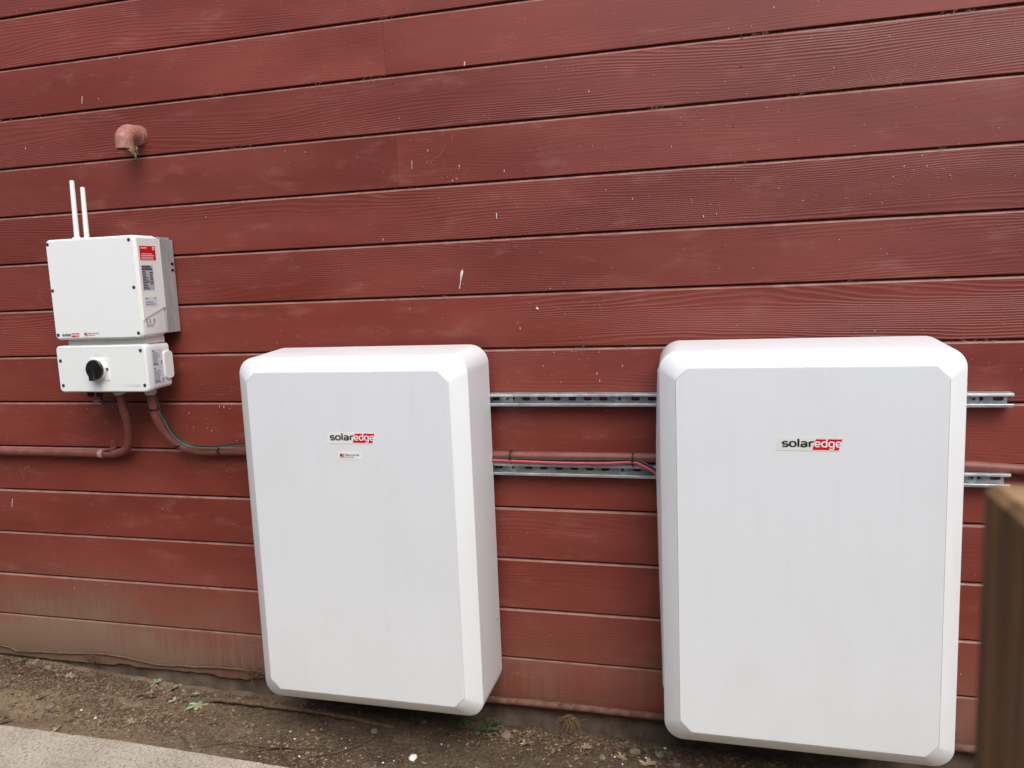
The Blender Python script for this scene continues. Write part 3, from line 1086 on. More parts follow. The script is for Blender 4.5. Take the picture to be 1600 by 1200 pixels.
# knob
kn = MB().loft([rrect(-2.200, -2.118, 1.2450, 1.3230, 0.003, yy, 3) for yy in (-0.1852, -0.1885)]).build('switch_plate', M_INV, sw)
KX, KZ = -2.159, 1.2845
MB().tube([(KX, -0.1885, KZ), (KX, -0.2010, KZ), (KX, -0.2030, KZ)], [0.0350, 0.0350, 0.0330], 28).build('collar', M_CREAM, kn, True)
knob = MB().tube([(KX, -0.2030, KZ), (KX, -0.2050, KZ), (KX, -0.2120, KZ), (KX, -0.2140, KZ)], [0.0330, 0.0355, 0.0355, 0.0335], 32).build('knob', M_BLACK, sw, True)
hd = [(-0.0105, 0.012), (0.0105, 0.012), (0.0105, -0.0370), (-0.0105, -0.0370)]
MB().loft([[(KX + u, -0.2138, KZ + v) for u, v in hd], [(KX + u * 0.8, -0.2310, KZ + v) for u, v in hd]]).build('grip', M_BLACK, knob)
MB().box(KX + 0.033, KX + 0.0400, -0.1935, -0.1880, KZ - 0.004, KZ + 0.004).build('lock_tab', M_BLACK, kn)
for word, u0, u1, v0, hh_ in (('ON', -2.172, -2.144, 1.3290, 0.0090), ('O', -2.228, -2.217, 1.2800, 0.0095), ('solaredge', -2.062, -1.992, 1.2215, 0.0105)):
    mb = MB()
    text_on(mb, word, u0, u1, v0, hh_, front(-0.1868), 0.01)
    mb.build('embossed_lettering', M_STICKC, lid)
for gx in (-2.272, -2.232):
    gl = MB()
    gl.tube([(gx, -0.12, 1.2045), (gx, -0.12, 1.1920)], 0.0150, 6)
    gl.tube([(gx, -0.12, 1.1920), (gx, -0.12, 1.1780), (gx, -0.12, 1.1740)], [0.0120, 0.0120, 0.0085], 14)
    gl.build('cable_gland', M_BLACK, sw)

# ------------------------------------------------------------------ conduits, cables and ties
CONDUIT_R = 0.0155


def arc(c, r, a0, a1, u, v, n=10):
    c, u, v = Vector(c), Vector(u), Vector(v)
    return [c + u * (r * cos(radians(a0 + (a1 - a0) * i / n))) + v * (r * sin(radians(a0 + (a1 - a0) * i / n))) for i in range(n + 1)]


cl = thing('conduit', (-3.4, -0.03, 0.92), 'red painted conduit bending down from the switch box and away to the left', 'conduit')
pts = smooth_path([(-2.148, -0.112, 1.200), (-2.146, -0.110, 1.150), (-2.150, -0.090, 1.085), (-2.172, -0.060, 1.018), (-2.206, -0.040, 0.965),
                   (-2.262, -0.030, 0.941), (-2.330, -0.026, 0.9370)], 8) + [Vector((-2.6, -0.024, 0.9375)), Vector((-3.2, -0.024, 0.9365)), Vector((-6.5, -0.024, 0.936))]
MB().tube(pts, CONDUIT_R, 16).build('pipe', M_PIPE, cl, True, 60)
MB().tube([(-2.148, -0.112, 1.2045), (-2.148, -0.112, 1.194), (-2.147, -0.111, 1.182)], [0.024, 0.024, 0.019], 16).build('fitting', M_GREY, cl, True)
MB().tube([(-2.346, -0.0258, 0.937), (-2.328, -0.026, 0.937)], 0.0172, 16).build('coupling', M_COUP, cl, True)
sp = MB()
sp.box(-2.316, -2.288, -0.046, -0.002, 0.9535, 0.9560)
sp.box(-2.316, -2.288, -0.005, -0.0022, 0.9560, 0.985)
sp.disc((-2.302, -0.005, 0.972), (0, -1, 0), 0.005, 0.004, 6)
sp.build('strap', M_PIPE, cl)

cr = thing('conduit', (-1.0, -0.03, 0.94), 'red painted conduit curving right from the switch box behind the battery cabinets', 'conduit')
pts = smooth_path([(-2.012, -0.116, 1.200), (-2.012, -0.112, 1.150), (-2.012, -0.095, 1.085), (-1.998, -0.065, 1.020), (-1.962, -0.042, 0.975),
                   (-1.905, -0.030, 0.957), (-1.83, -0.0245, 0.955), (-1.70, -0.022, 0.9570)], 8)
pts += [Vector((-1.4, -0.0195, 0.957)), Vector((-0.76, -0.0195, 0.9570)), Vector((-0.23, -0.0195, 0.9595)), Vector((0.30, -0.0195, 0.957)),
        Vector((0.69, -0.0195, 0.9525)), Vector((0.82, -0.0195, 0.945)), Vector((1.5, -0.0195, 0.93)), Vector((4.5, -0.0195, 0.92))]
MB().tube(pts, CONDUIT_R, 16).build('pipe', M_PIPE, cr, True, 60)
MB().tube([(-2.012, -0.116, 1.2045), (-2.012, -0.116, 1.194), (-2.012, -0.1155, 1.182)], [0.0225, 0.0225, 0.0185], 16).build('fitting', M_GREY, cr, True)
MB().tube([(-1.705, -0.022, 0.957), (-1.680, -0.022, 0.957)], 0.0178, 16).build('coupling', M_PIPE, cr, True)

gw = smooth_path([(-2.016, -0.090, 1.19), (-2.000, -0.100, 1.125), (-1.985, -0.090, 1.075), (-1.966, -0.075, 1.022), (-1.932, -0.060, 0.988), (-1.890, -0.052, 0.9745),
                  (-1.800, -0.048, 0.975), (-1.690, -0.052, 0.987), (-1.56, -0.050, 0.995)], 8)
bw = [p + Vector((0.0042, 0.002, 0.0048)) for p in gw]
tag(MB().tube(gw, 0.0021, 8).build('ground_wire', M_GREENW, None, True, 60), 'thin green wire strapped along the right-hand conduit', 'wire')
tag(MB().tube(bw, 0.0030, 8).build('black_wire', M_RUBBER, None, True, 60), 'thin black wire beside the green wire on the conduit', 'wire')
blk = smooth_path([(-1.45, -0.045, 0.962), (-0.95, -0.047, 0.957), (-0.751, -0.050, 0.9565), (-0.555, -0.050, 0.9545), (-0.388, -0.050, 0.9570), (-0.287, -0.051, 0.9590),
                   (-0.254, -0.056, 0.9515), (-0.222, -0.062, 0.934), (-0.195, -0.068, 0.915)], 8)
red = smooth_path([(-1.45, -0.050, 0.956), (-0.95, -0.052, 0.951), (-0.751, -0.056, 0.9500), (-0.556, -0.056, 0.9460), (-0.388, -0.056, 0.9470), (-0.289, -0.057, 0.9520),
                   (-0.255, -0.062, 0.9430), (-0.223, -0.068, 0.9265), (-0.195, -0.072, 0.906)], 8)
tag(MB().tube(blk, 0.0048, 10).build('black_cable', M_RUBBER, None, True, 60), 'black cable running between the cabinets above the lower channel', 'cable')
tag(MB().tube(red, 0.0046, 10).build('red_cable', M_REDW, None, True, 60), 'pinkish red cable running between the cabinets above the lower channel', 'cable')
lp = smooth_path([(-2.232, -0.120, 1.182), (-2.226, -0.121, 1.165), (-2.212, -0.124, 1.150), (-2.190, -0.126, 1.1475), (-2.168, -0.124, 1.160), (-2.152, -0.118, 1.186)], 8)
tag(MB().tube(lp, 0.0062, 10).build('looped_cable', M_RUBBER, None, True, 60), 'short black cable looped under the switch box', 'cable')
for mat_, dz, lab in ((M_REDW, 0.0, 'tiny red lead dangling beneath the switch box glands'), (M_STRAW, -0.003, 'tiny tan lead dangling beneath the switch box glands')):
    q = smooth_path([(-2.268, -0.118, 1.176), (-2.262, -0.122, 1.164 + dz), (-2.246, -0.124, 1.1585 + dz), (-2.232, -0.122, 1.1640 + dz * 0.3)], 6)
    tag(MB().tube(q, 0.0013, 6).build('thin_lead', mat_, None, True, 60), lab, 'wire')


def tie(c, axis_, r_, label, tail):
    c, ax = Vector(c), Vector(axis_).normalized()
    u = ax.cross(Vector((0, 1, 0))).normalized()
    v = ax.cross(u)
    pts = [c + u * (r_ * cos(2 * pi * i / 18)) + v * (r_ * sin(2 * pi * i / 18)) for i in range(19)]
    mb = MB()
    w = ax * 0.0020
    for a, b in zip(pts, pts[1:]):
        ra, rbb = (a - c).normalized() * 0.0012, (b - c).normalized() * 0.0012
        mb.add([a - w, b - w, b + w, a + w, a - w + ra, b - w + rbb, b + w + rbb, a + w + ra],
               [(0, 1, 2, 3), (4, 7, 6, 5), (0, 4, 5, 1), (3, 2, 6, 7)])
    hd_ = c + Vector((0, -r_ - 0.002, 0.0))
    t_ = Vector(tail)
    mb.box(hd_.x - 0.003, hd_.x + 0.003, hd_.y - 0.003, hd_.y + 0.002, hd_.z - 0.003, hd_.z + 0.003)
    mb.tube([hd_, hd_ + t_ * 0.5 + Vector((0, -0.003, 0)), hd_ + t_], 0.0013, 5)
    tag(mb.build('cable_tie', M_BLACK), label, 'cable tie', 'black cable ties')


tie((-2.012, -0.106, 1.128), (0, 0.2, -1), 0.0185, 'black cable tie round the upper part of the curved conduit', (0.006, 0, 0.003))
tie((-1.968, -0.0455, 0.980), (0.75, 0.3, -0.6), 0.0190, 'black cable tie at the elbow of the curved conduit', (-0.004, 0, -0.008))
tie((-1.806, -0.026, 0.9585), (1, 0, 0), 0.0195, 'black cable tie round the conduit just left of a cabinet', (0.001, 0, -0.008))
tie((-0.690, -0.036, 0.9570), (1, 0, 0.1), 0.0215, 'black cable tie on the cables at the cabinet with two stickers', (0.004, 0.0, 0.026))
tie((-0.288, -0.038, 0.9575), (1, 0, 0), 0.0225, 'black cable tie on the cables at the cabinet beside the post', (0.001, 0.0, 0.024))

# pipe along the foot of the wall, and a muddy one half sunk in the soil
pts = [(-1.66, -0.022, 0.074), (-1.2, -0.022, 0.078), (-0.776, -0.021, 0.080), (-0.503, -0.021, 0.0815), (-0.2, -0.021, 0.0785), (0.3, -0.021, 0.078), (0.7, -0.021, 0.078), (2.2, -0.021, 0.075), (5.0, -0.021, 0.07)]
tag(MB().tube(smooth_path(pts, 4), 0.0120, 14).build('base_pipe', M_DUSTPIPE, None, True, 60), 'dusty red pipe along the foot of the wall behind the cabinets', 'pipe')
pts = smooth_path([(-1.96, -0.076, -0.022), (-1.89, -0.078, -0.004), (-1.80, -0.080, 0.000), (-1.712, -0.083, 0.001), (-1.524, -0.084, -0.002), (-1.36, -0.086, -0.008), (-1.15, -0.09, -0.026)], 8)
pts = [p + Vector((0, noise.noise(p * 20) * 0.003, noise.noise(p * 25) * 0.002)) for p in pts]
tag(MB().tube(pts, 0.0082, 12).build('sunken_pipe', M_MUDPIPE, None, True, 60), 'mud-coated pipe half sunk in the soil by a cabinet corner', 'pipe')
pts = smooth_path([(-4.2, -0.006, 0.085), (-3.4, -0.007, 0.092), (-2.984, -0.008, 0.090), (-2.886, -0.010, 0.0735), (-2.785, -0.008, 0.079), (-2.621, -0.008, 0.085), (-2.508, -0.008, 0.095),
                   (-2.368, -0.009, 0.094), (-2.217, -0.009, 0.077), (-2.068, -0.008, 0.080), (-1.922, -0.009, 0.088), (-1.779, -0.012, 0.092), (-1.70, -0.014, 0.084)], 8)
pts = [p + Vector((0, 0, noise.noise(p * 30) * 0.003)) for p in pts]
tag(MB().tube(pts, 0.0032, 7).build('muddy_wire', M_MUDPIPE, None, True, 60), 'thin mud-caked wire sagging along the bottom siding board', 'wire')

# ------------------------------------------------------------------ vent elbow
ve = thing('vent_elbow', (-2.046, -0.05, 2.06), 'red painted pipe elbow sticking out of the wall above the inverter', 'pipe')
EX, EZ, ER = -2.046, 2.1110, 0.0315
pts = [Vector((EX, 0.006, EZ)), Vector((EX, -0.044, EZ))] + arc((EX, -0.046, EZ - 0.033), 0.033, 90, 180, (0, 1, 0), (0, 0, 1), 10) + [Vector((EX, -0.079, 2.0530))]
rad = [ER] * len(pts)
mb = MB()
mb.tube(pts, rad, 24, False)
inner = pts[3:]
mb.tube(inner, [ER - 0.003] * len(inner), 24, False)
# rim of the open end
rim = []
for q in range(24):
    rim.append((q,))
a = [Vector((EX + cos(2 * pi * q / 24) * ER, -0.079 + sin(2 * pi * q / 24) * ER, 2.0530)) for q in range(24)]
b = [Vector((EX + cos(2 * pi * q / 24) * (ER - 0.003), -0.079 + sin(2 * pi * q / 24) * (ER - 0.003), 2.0530)) for q in range(24)]
mb.loft([a, b], False, False)
mb.build('elbow', M_ELBOW, ve, True, 50)
MB().tube([(EX, 0.002, EZ), (EX, -0.018, EZ)], ER + 0.0035, 24).build('socket_ring', M_ELBOW, ve, True, 40)
r = random.Random(5)
mb = MB()
for i in range(34):
    p = Vector((EX + 0.012 + r.gauss(0, 0.009), -0.077 + r.gauss(0, 0.010), 2.064 + r.uniform(-0.006, 0.006)))
    d = Vector((r.gauss(0.2, 0.6), r.gauss(0.2, 0.5), -1)).normalized()
    q = p + d * r.uniform(0.012, 0.042)
    mb.tube([p, (p + q) / 2 + Vector((r.gauss(0, 0.003), r.gauss(0, 0.003), 0)), q], r.uniform(0.0006, 0.0012), 4)
tag(mb.build('straw_tuft', M_STRAW), 'tuft of dry straw poking out of the red elbow', 'straw')

# ------------------------------------------------------------------ timber post close to the camera
mb = MB()
PX0, PX1, PY0, PY1, PZ = 0.1600, 0.2500, -2.0620, -1.9720, 1.4020
rings = [[(PX0, PY0, -0.05), (PX1, PY0, -0.05), (PX1, PY1, -0.05), (PX0, PY1, -0.05)]]
def sq(d, z):
    return [(PX0 + d, PY0 + d, z), (PX1 - d, PY0 + d, z), (PX1 - d, PY1 - d, z), (PX0 + d, PY1 - d, z)]
mb.loft([sq(0, -0.05), sq(0, 0.7), sq(0, PZ - 0.006), sq(0.005, PZ)])
tag(mb.build('fence_post', M_POST), 'blurred brown timber post at the right edge of the view', 'post')

# ------------------------------------------------------------------ unseen board fence, added behind the viewer to shade the lower wall
fn_ = thing('blocker_fence', (-1.0, -3.15, -0.05), 'unseen brown board fence added behind the viewer to shade the wall', 'fence')
for i in range(9):
    MB().box(-8.0 + i * 1.8, -7.9 + i * 1.8, -3.24, -3.15, -0.05, 2.15).build('post', M_BLOCKER_TIMBER, fn_)
for z_ in (0.35, 1.60):
    MB().box(-8.0, 6.5, -3.15, -3.11, z_, z_ + 0.09).build('rail', M_BLOCKER_TIMBER, fn_)
pk = MB().box(-8.0, -7.865, -3.11, -3.09, 0.0, 2.10).build('picket', M_BLOCKER_TIMBER, fn_)
for i in range(1, 103):
    o = pk.copy()
    COL.objects.link(o)
    o.location.x += i * 0.14

nb = thing('blocker_house', (-9.0, -6.0, -0.05), 'unseen grey clad house added beyond the fence to shade the left of the wall', 'house')  # unseen house shape, added to keep sky light off the wall's left
MB().box(-16.0, -2.6, -9.0, -4.7, -0.05, 4.4).build('wall', M_BLOCKER_CLAD, nb)
MB().loft([[(x_, -9.3, 4.4), (x_, -6.85, 5.9), (x_, -4.4, 4.4)] for x_ in (-16.3, -2.3)]).build('roof', M_BACK, nb)

# ------------------------------------------------------------------ litter on the soil


def leaf_mesh(name, lobes, mat, seed, length=0.05):
    r_ = random.Random(seed)
    n = 30
    ph0, ph1 = r_.uniform(0, 6), r_.uniform(0, 6)
    out = []
    for i in range(n):
        t = i / n
        a = 2 * pi * t
        k_ = 1 - 0.62 * (0.5 - 0.5 * cos(a * lobes + ph0 + 0.9 * sin(a + ph1))) ** 1.5 + r_.uniform(-0.12, 0.12)
        out.append((cos(a) * length * 0.55 * k_, sin(a) * length * 0.36 * k_))
    c1, c2, ph = r_.uniform(-9, 9), r_.uniform(4, 14), r_.uniform(0, 6)
    z = lambda x, y: 0.004 + c2 * y * y + c1 * x * x * 0.4 + sin(x * 160 + ph) * 0.0018 + cos(y * 190 + ph) * 0.0015
    vs_ = [(0, 0, z(0, 0))] + [(x, y, z(x, y)) for x, y in out]
    vs_ += [(x, y, zz - 0.0006) for x, y, zz in vs_]
    k = n + 1
    fs_ = [(0, i + 1, (i + 1) % n + 1) for i in range(n)] + [(k, k + (i + 1) % n + 1, k + i + 1) for i in range(n)]
    fs_ += [(i + 1, k + i + 1, k + (i + 1) % n + 1, (i + 1) % n + 1) for i in range(n)]
    me = bpy.data.meshes.new(name)
    me.from_pydata(vs_, [], fs_)
    me.materials.append(mat)
    me.update()
    return me


def put(name, me, x, y, rz, s, label, cat, group, lift=0.002, rx=0.0):
    o = bpy.data.objects.new(name, me)
    COL.objects.link(o)
    o.location = (x, y, ground_z(x, y) + lift)
    o.rotation_euler = (rx, rx * 0.6, rz)
    o.scale = (s, s, s)
    tag(o, label, cat, group)
    return o


r = random.Random(12)
TAN = [leaf_mesh('tan_leaf', 7, M_LEAFT, i) for i in range(5)]
BRN = [leaf_mesh('brown_leaf', 6, M_LEAFB, 10 + i) for i in range(6)]
GRN = [leaf_mesh('green_leaf', 6, M_LEAFG, 20 + i) for i in range(4)]
for (x, y), s, lab in zip([(-2.211, -0.010), (-2.117, -0.028), (-2.003, -0.045), (-2.061, -0.098), (-1.947, -0.113)], (1.1, 1.2, 0.8, 0.9, 1.5),
                         ('leftmost torn green leaf, close to the wall', 'second green leaf from the left, close to the wall', 'smallest torn green leaf near the sunken pipe',
                          'torn green leaf farther from the wall, left of the largest one', 'largest torn green leaf, beside the end of the sunken pipe')):
    put('green_leaf', r.choice(GRN), x, y, r.uniform(0, 6), s, lab, 'leaf', 'green leaves on the soil', 0.004, r.uniform(-0.4, 0.4))
for (x, y), s in zip([(-2.186, -0.076), (-2.58, -0.063), (-2.34, -0.284), (-2.232, -0.285), (-2.357, -0.360), (-2.12, -0.259), (-0.667, -0.085), (-0.73, -0.03), (-0.46, -0.075), (-0.25, -0.13), (-0.34, -0.11)],
                     (0.9, 0.9, 0.7, 0.5, 0.8, 0.8, 0.9, 0.9, 0.9, 1.2, 0.9)):
    put('tan_leaf', r.choice(TAN), x, y, r.uniform(0, 6), s, 'curled tan leaf on the soil between the two cabinets' if x > -1 else 'curled tan leaf beside the concrete edge' if y < -0.2 else 'curled tan leaf near the foot of the wall below the inverter', 'leaf',
        'tan leaves between the cabinets' if x > -1 else 'tan leaves by the concrete' if y < -0.2 else 'tan leaves by the wall', 0.003, r.uniform(-0.5, 0.5))
brown_at = [(-2.85 + r.gauss(0, 0.10), -0.07 + r.gauss(0, 0.03)) for i in range(14)]
brown_at += [(-2.66 + r.gauss(0, 0.06), -0.36 + abs(r.gauss(0, 0.02))) for i in range(7)]
brown_at += [(r.uniform(-0.85, -0.15), -0.03 - abs(r.gauss(0, 0.05))) for i in range(26)]
brown_at += [(-2.2 + r.gauss(0, 0.12), -0.06 + r.gauss(0, 0.03)) for i in range(8)]
brown_at += [(r.uniform(-3.0, -1.3), r.uniform(-0.34, -0.02)) for i in range(10)]
for x, y in brown_at:
    lab, grp = (('crumpled brown leaf in the drift at the foot of the wall, far left', 'brown leaves in the far left drift') if x < -2.5 and y > -0.2 else
                ('crumpled brown leaf by the concrete edge at the far left', 'brown leaves by the concrete') if x < -2.45 else
                ('crumpled brown leaf on the soil between the two cabinets', 'brown leaves between the cabinets') if x > -1.0 else
                ('crumpled brown leaf on bare soil below the inverter', 'brown leaves below the inverter'))
    put('brown_leaf', r.choice(BRN), x, min(y, -0.005), r.uniform(0, 6), r.uniform(0.45, 0.95), lab, 'leaf', grp, 0.003, r.uniform(-0.5, 0.5))


def stone_mesh(seed, mat, name):
    r_ = random.Random(seed)
    bm = bmesh.new()
    bmesh.ops.create_icosphere(bm, subdivisions=2, radius=1)
    o_ = Vector((r_.uniform(0, 50), 0, 0))
    for v in bm.verts:
        v.co *= 1 + 0.35 * noise.noise(v.co * 1.1 + o_)
        v.co.x *= 1.25
        v.co.z *= 0.6
    me = bpy.data.meshes.new(name)
    bm.to_mesh(me)
    bm.free()
    me.materials.append(mat)
    me.polygons.foreach_set('use_smooth', [True] * len(me.polygons))
    return me


ST = [stone_mesh(i, M_STONE, 'pebble') for i in range(4)]
for x, y, s in [(-2.491, -0.249, 0.016), (-2.706, -0.040, 0.013), (-2.794, -0.012, 0.011), (-2.786, -0.035, 0.012), (-1.21, -0.128, 0.013), (-1.82, -0.185, 0.009), (-0.745, -0.055, 0.020),
                (-2.30, -0.19, 0.010), (-0.30, -0.06, 0.016), (-0.22, -0.05, 0.018), (-0.40, -0.12, 0.013), (-0.16, -0.10, 0.014), (-1.06, -0.035, 0.011), (-2.66, -0.05, 0.009)]:
    put('pebble', r.choice(ST), x, y, r.uniform(0, 6), s, 'buff pebble in the soil between the two cabinets' if x > -0.9 else 'buff pebble under the cabinet with two stickers' if x > -1.5 else 'buff pebble in the soil left of the cabinets', 'stone',
        'pebbles between the cabinets' if x > -0.9 else 'pebbles under the cabinet' if x > -1.5 else 'pebbles left of the cabinets', s * 0.25)
CH = stone_mesh(9, M_CHIP, 'white_chip')
put('white_chip', CH, -1.016, -0.248, 1.2, 0.0135, 'elongated white chip on the soil in front of the cabinets', 'chip', None, 0.003)
for x, y, s in [(-1.50, -0.20, 0.004), (-1.46, -0.24, 0.005), (-1.39, -0.33, 0.005), (-1.30, -0.20, 0.003), (-1.26, -0.25, 0.004), (-0.95, -0.15, 0.004), (-1.10, -0.30, 0.004), (-1.07, -0.28, 0.003),
                (-0.36, -0.11, 0.005), (-0.26, -0.09, 0.005), (-0.19, -0.06, 0.006), (-0.205, -0.012, 0.006), (-2.36, -0.24, 0.006), (-2.27, -0.27, 0.006), (-0.12, -0.11, 0.004), (-0.33, -0.15, 0.004)]:
    put('white_crumb', CH, x, y, r.uniform(0, 6), s * 0.75, 'tiny white crumb on the soil between the two cabinets' if x > -0.5 else 'tiny white crumb on the soil in front of a cabinet' if x > -2 else 'tiny white crumb on the soil far left', 'crumb',
        'white crumbs between the cabinets' if x > -0.5 else 'white crumbs before the cabinet' if x > -2 else 'white crumbs far left', s * 0.5)


def twig(pts, rad, label):
    p = smooth_path([(x, y, ground_z(x, y) + z) for x, y, z in pts], 6)
    tag(MB().tube(p, [rad * (1 - 0.5 * i / len(p)) for i in range(len(p))], 6).build('twig', M_TWIG, None, True, 60), label, 'twig', 'twigs on the soil')


twig([(-1.870, -0.310, 0.004), (-1.835, -0.335, 0.010), (-1.80, -0.365, 0.010), (-1.775, -0.392, 0.006)], 0.0024, 'short curved twig against the concrete edge')
twig([(-1.60, -0.315, 0.006), (-1.52, -0.318, 0.010), (-1.45, -0.305, 0.008), (-1.38, -0.280, 0.004)], 0.0030, 'longest twig among those crossing in front of the cabinet corner')
twig([(-1.505, -0.255, 0.012), (-1.47, -0.31, 0.014), (-1.44, -0.36, 0.008), (-1.43, -0.385, 0.004)], 0.0030, 'twig pointing at the wall in the crossing heap')
twig([(-1.56, -0.345, 0.004), (-1.48, -0.318, 0.012), (-1.40, -0.300, 0.010), (-1.32, -0.262, 0.004)], 0.0026, 'thin twig crossing low in the heap')
twig([(-1.36, -0.325, 0.004), (-1.28, -0.300, 0.008), (-1.22, -0.235, 0.010), (-1.19, -0.170, 0.004)], 0.0026, 'bowed twig in front of the cabinet with two stickers')
twig([(-1.50, -0.390, 0.006), (-1.46, -0.345, 0.010), (-1.41, -0.31, 0.006)], 0.0026, 'stubby twig lying beside the concrete edge')
twig([(-1.75, -0.36, 0.003), (-1.68, -0.32, 0.006), (-1.62, -0.29, 0.003)], 0.0017, 'hair-thin twig on bare soil')
twig([(-0.93, -0.11, 0.004), (-0.86, -0.10, 0.008), (-0.78, -0.08, 0.010), (-0.70, -0.04, 0.004)], 0.0020, 'thin twig beside the green weed')

# fine litter nobody could count
mb = MB()
r = random.Random(77)


def chip(x, y, L_, w, up):
    a_ = r.uniform(0, 2 * pi)
    z = ground_z(x, y) + 0.001
    d = Vector((cos(a_), sin(a_), r.uniform(-0.15, up)))
    s_ = Vector((-sin(a_), cos(a_), r.uniform(-0.3, 0.3))) * w
    p0 = Vector((x, y, z)) - d * L_ / 2
    p1 = Vector((x, y, z + r.uniform(0, 0.003)))
    p2 = Vector((x, y, z)) + d * L_ / 2
    p0.z, p2.z = max(p0.z, z - 0.001), max(p2.z, z - 0.001)
    return [p0, p1 + s_, p2, p1 - s_], [(0, 1, 2, 3)]


litter = {M_TWIG: MB(), M_LEAFB: MB(), M_LEAFT: MB(), M_STONE: MB()}
for i in range(20000):
    q = r.random()
    if q < 0.28:
        x, y = -2.8 + r.gauss(0, 0.28), -0.07 - abs(r.gauss(0, 0.06)) + 0.04
    elif q < 0.42:
        x, y = r.uniform(-3.2, -1.3), -0.01 - abs(r.gauss(0, 0.05))
    elif q < 0.62:
        x, y = r.uniform(-0.95, 0.95), -0.01 - abs(r.gauss(0, 0.06))
    elif q < 0.72:
        x, y = -2.15 + r.gauss(0, 0.25), -0.22 + r.gauss(0, 0.06)
    elif q < 0.80:
        x, y = -1.42 + r.gauss(0, 0.12), -0.32 + r.gauss(0, 0.05)
    else:
        x, y = r.uniform(-3.3, 1.0), r.uniform(-0.385, -0.005)
    y = min(y, -0.003)
    if y < path_edge(x) + 0.004:
        continue
    m_ = r.choices([M_TWIG, M_LEAFB, M_LEAFT, M_STONE], [5, 4.5, 1.8, 1])[0]
    if m_ is M_TWIG:
        v_, f_ = chip(x, y, r.uniform(0.006, 0.036), r.uniform(0.0005, 0.0014), 0.35)
    elif m_ is M_STONE:
        v_, f_ = chip(x, y, r.uniform(0.002, 0.006), r.uniform(0.0012, 0.0026), 0.2)
    else:
        v_, f_ = chip(x, y, r.uniform(0.005, 0.022), r.uniform(0.001, 0.0050), 0.45)
    litter[m_].add(v_, f_)
for m_, nm, lab in ((M_TWIG, 'twig_litter', 'fine brown needles and twig bits strewn over the soil'), (M_LEAFB, 'leaf_litter', 'dark crumbled leaf bits strewn over the soil'),
                    (M_LEAFT, 'straw_litter', 'light tan leaf and straw bits strewn over the soil'), (M_STONE, 'grit', 'pale grit scattered over the soil')):
    kind(tag(litter[m_].build(nm, m_), lab, 'litter'), 'stuff')

mb = MB()
r = random.Random(91)
for i in range(2600):
    x, y = r.uniform(-3.3, 1.0), -abs(r.gauss(0, 0.17)) - 0.004
    if y < path_edge(x) + 0.008:
        continue
    s_ = min(0.0065, 0.0012 + r.expovariate(1 / 0.0014))
    z = ground_z(x, y) + s_ * 0.2
    jit = lambda: s_ * r.uniform(0.6, 1.3)
    mb.add([(x + jit(), y, z), (x, y + jit(), z), (x - jit(), y, z), (x, y - jit(), z), (x, y, z + jit() * 0.8), (x, y, z - s_)],
           [(0, 1, 4), (1, 2, 4), (2, 3, 4), (3, 0, 4), (1, 0, 5), (2, 1, 5), (3, 2, 5), (0, 3, 5)])
kind(tag(mb.build('soil_crumbs', M_SOIL), 'loose clods and crumbs of soil lying on the ground', 'soil'), 'stuff')

# low weeds
def weed(x, y, n_, seed, label):
    r_ = random.Random(seed)
    t_ = thing('weed', (x, y, ground_z(x, y)), label, 'plant')
    st_, lf = MB(), MB()
    for i in range(n_):
        a_ = r_.uniform(0, 2 * pi)
        L_ = r_.uniform(0.02, 0.075)
        base = Vector((x + r_.gauss(0, 0.012), y + r_.gauss(0, 0.008), ground_z(x, y)))
        tip = base + Vector((cos(a_) * L_, sin(a_) * L_ * 0.6 - 0.01, r_.uniform(0.012, 0.045)))
        st_.tube([base, (base + tip) / 2 + Vector((0, 0, 0.008)), tip], 0.0008, 4)
        d = (tip - base).normalized()
        s_ = d.cross(Vector((0, 0, 1))).normalized()
        ll, ww = r_.uniform(0.012, 0.026), r_.uniform(0.005, 0.011)
        nrm_ = s_.cross(d)
        P_ = [tip, tip + d * ll * 0.3 + s_ * ww, tip + d * ll * 0.5 + s_ * ww * 0.5, tip + d * ll * 0.75 + s_ * ww * 0.8, tip + d * ll - nrm_ * 0.004,
              tip + d * ll * 0.75 - s_ * ww * 0.8, tip + d * ll * 0.5 - s_ * ww * 0.5, tip + d * ll * 0.3 - s_ * ww]
        mid_ = tip + d * ll * 0.5 + nrm_ * 0.003
        lf.add(P_ + [mid_], [(k, (k + 1) % 8, 8) for k in range(8)])
    st_.build('stems', M_WEED, t_)
    lf.build('leaves', M_WEED, t_)


weed(-0.845, -0.035, 34, 1, 'low dark green weed under the corner of the cabinet with two stickers')
weed(-1.075, -0.040, 6, 2, 'tiny green sprout in the shadow under a cabinet')
weed(-0.28, -0.045, 6, 3, 'tiny green sprout among leaves between the cabinets')

# straw and roots caught on the pipe and the mud-caked wire
def tuft(x, y, z, n_, spread, L_, mat, label, seed, drop=0.5):
    r_ = random.Random(seed)
    mb_ = MB()
    for i in range(n_):
        p = Vector((x + r_.gauss(0, spread), y - abs(r_.gauss(0, 0.004)), z + r_.gauss(0, spread * 0.4)))
        d = Vector((r_.gauss(0, 0.8), -abs(r_.gauss(0, 0.3)), r_.gauss(-drop, 0.7))).normalized()
        q_ = p + d * r_.uniform(0.3, 1) * L_
        mb_.tube([p, (p + q_) / 2 + Vector((r_.gauss(0, 0.003), 0, r_.gauss(0, 0.003))), q_], r_.uniform(0.0004, 0.0010), 4)
    return tag(mb_.build('root_tuft', mat), label, 'roots')


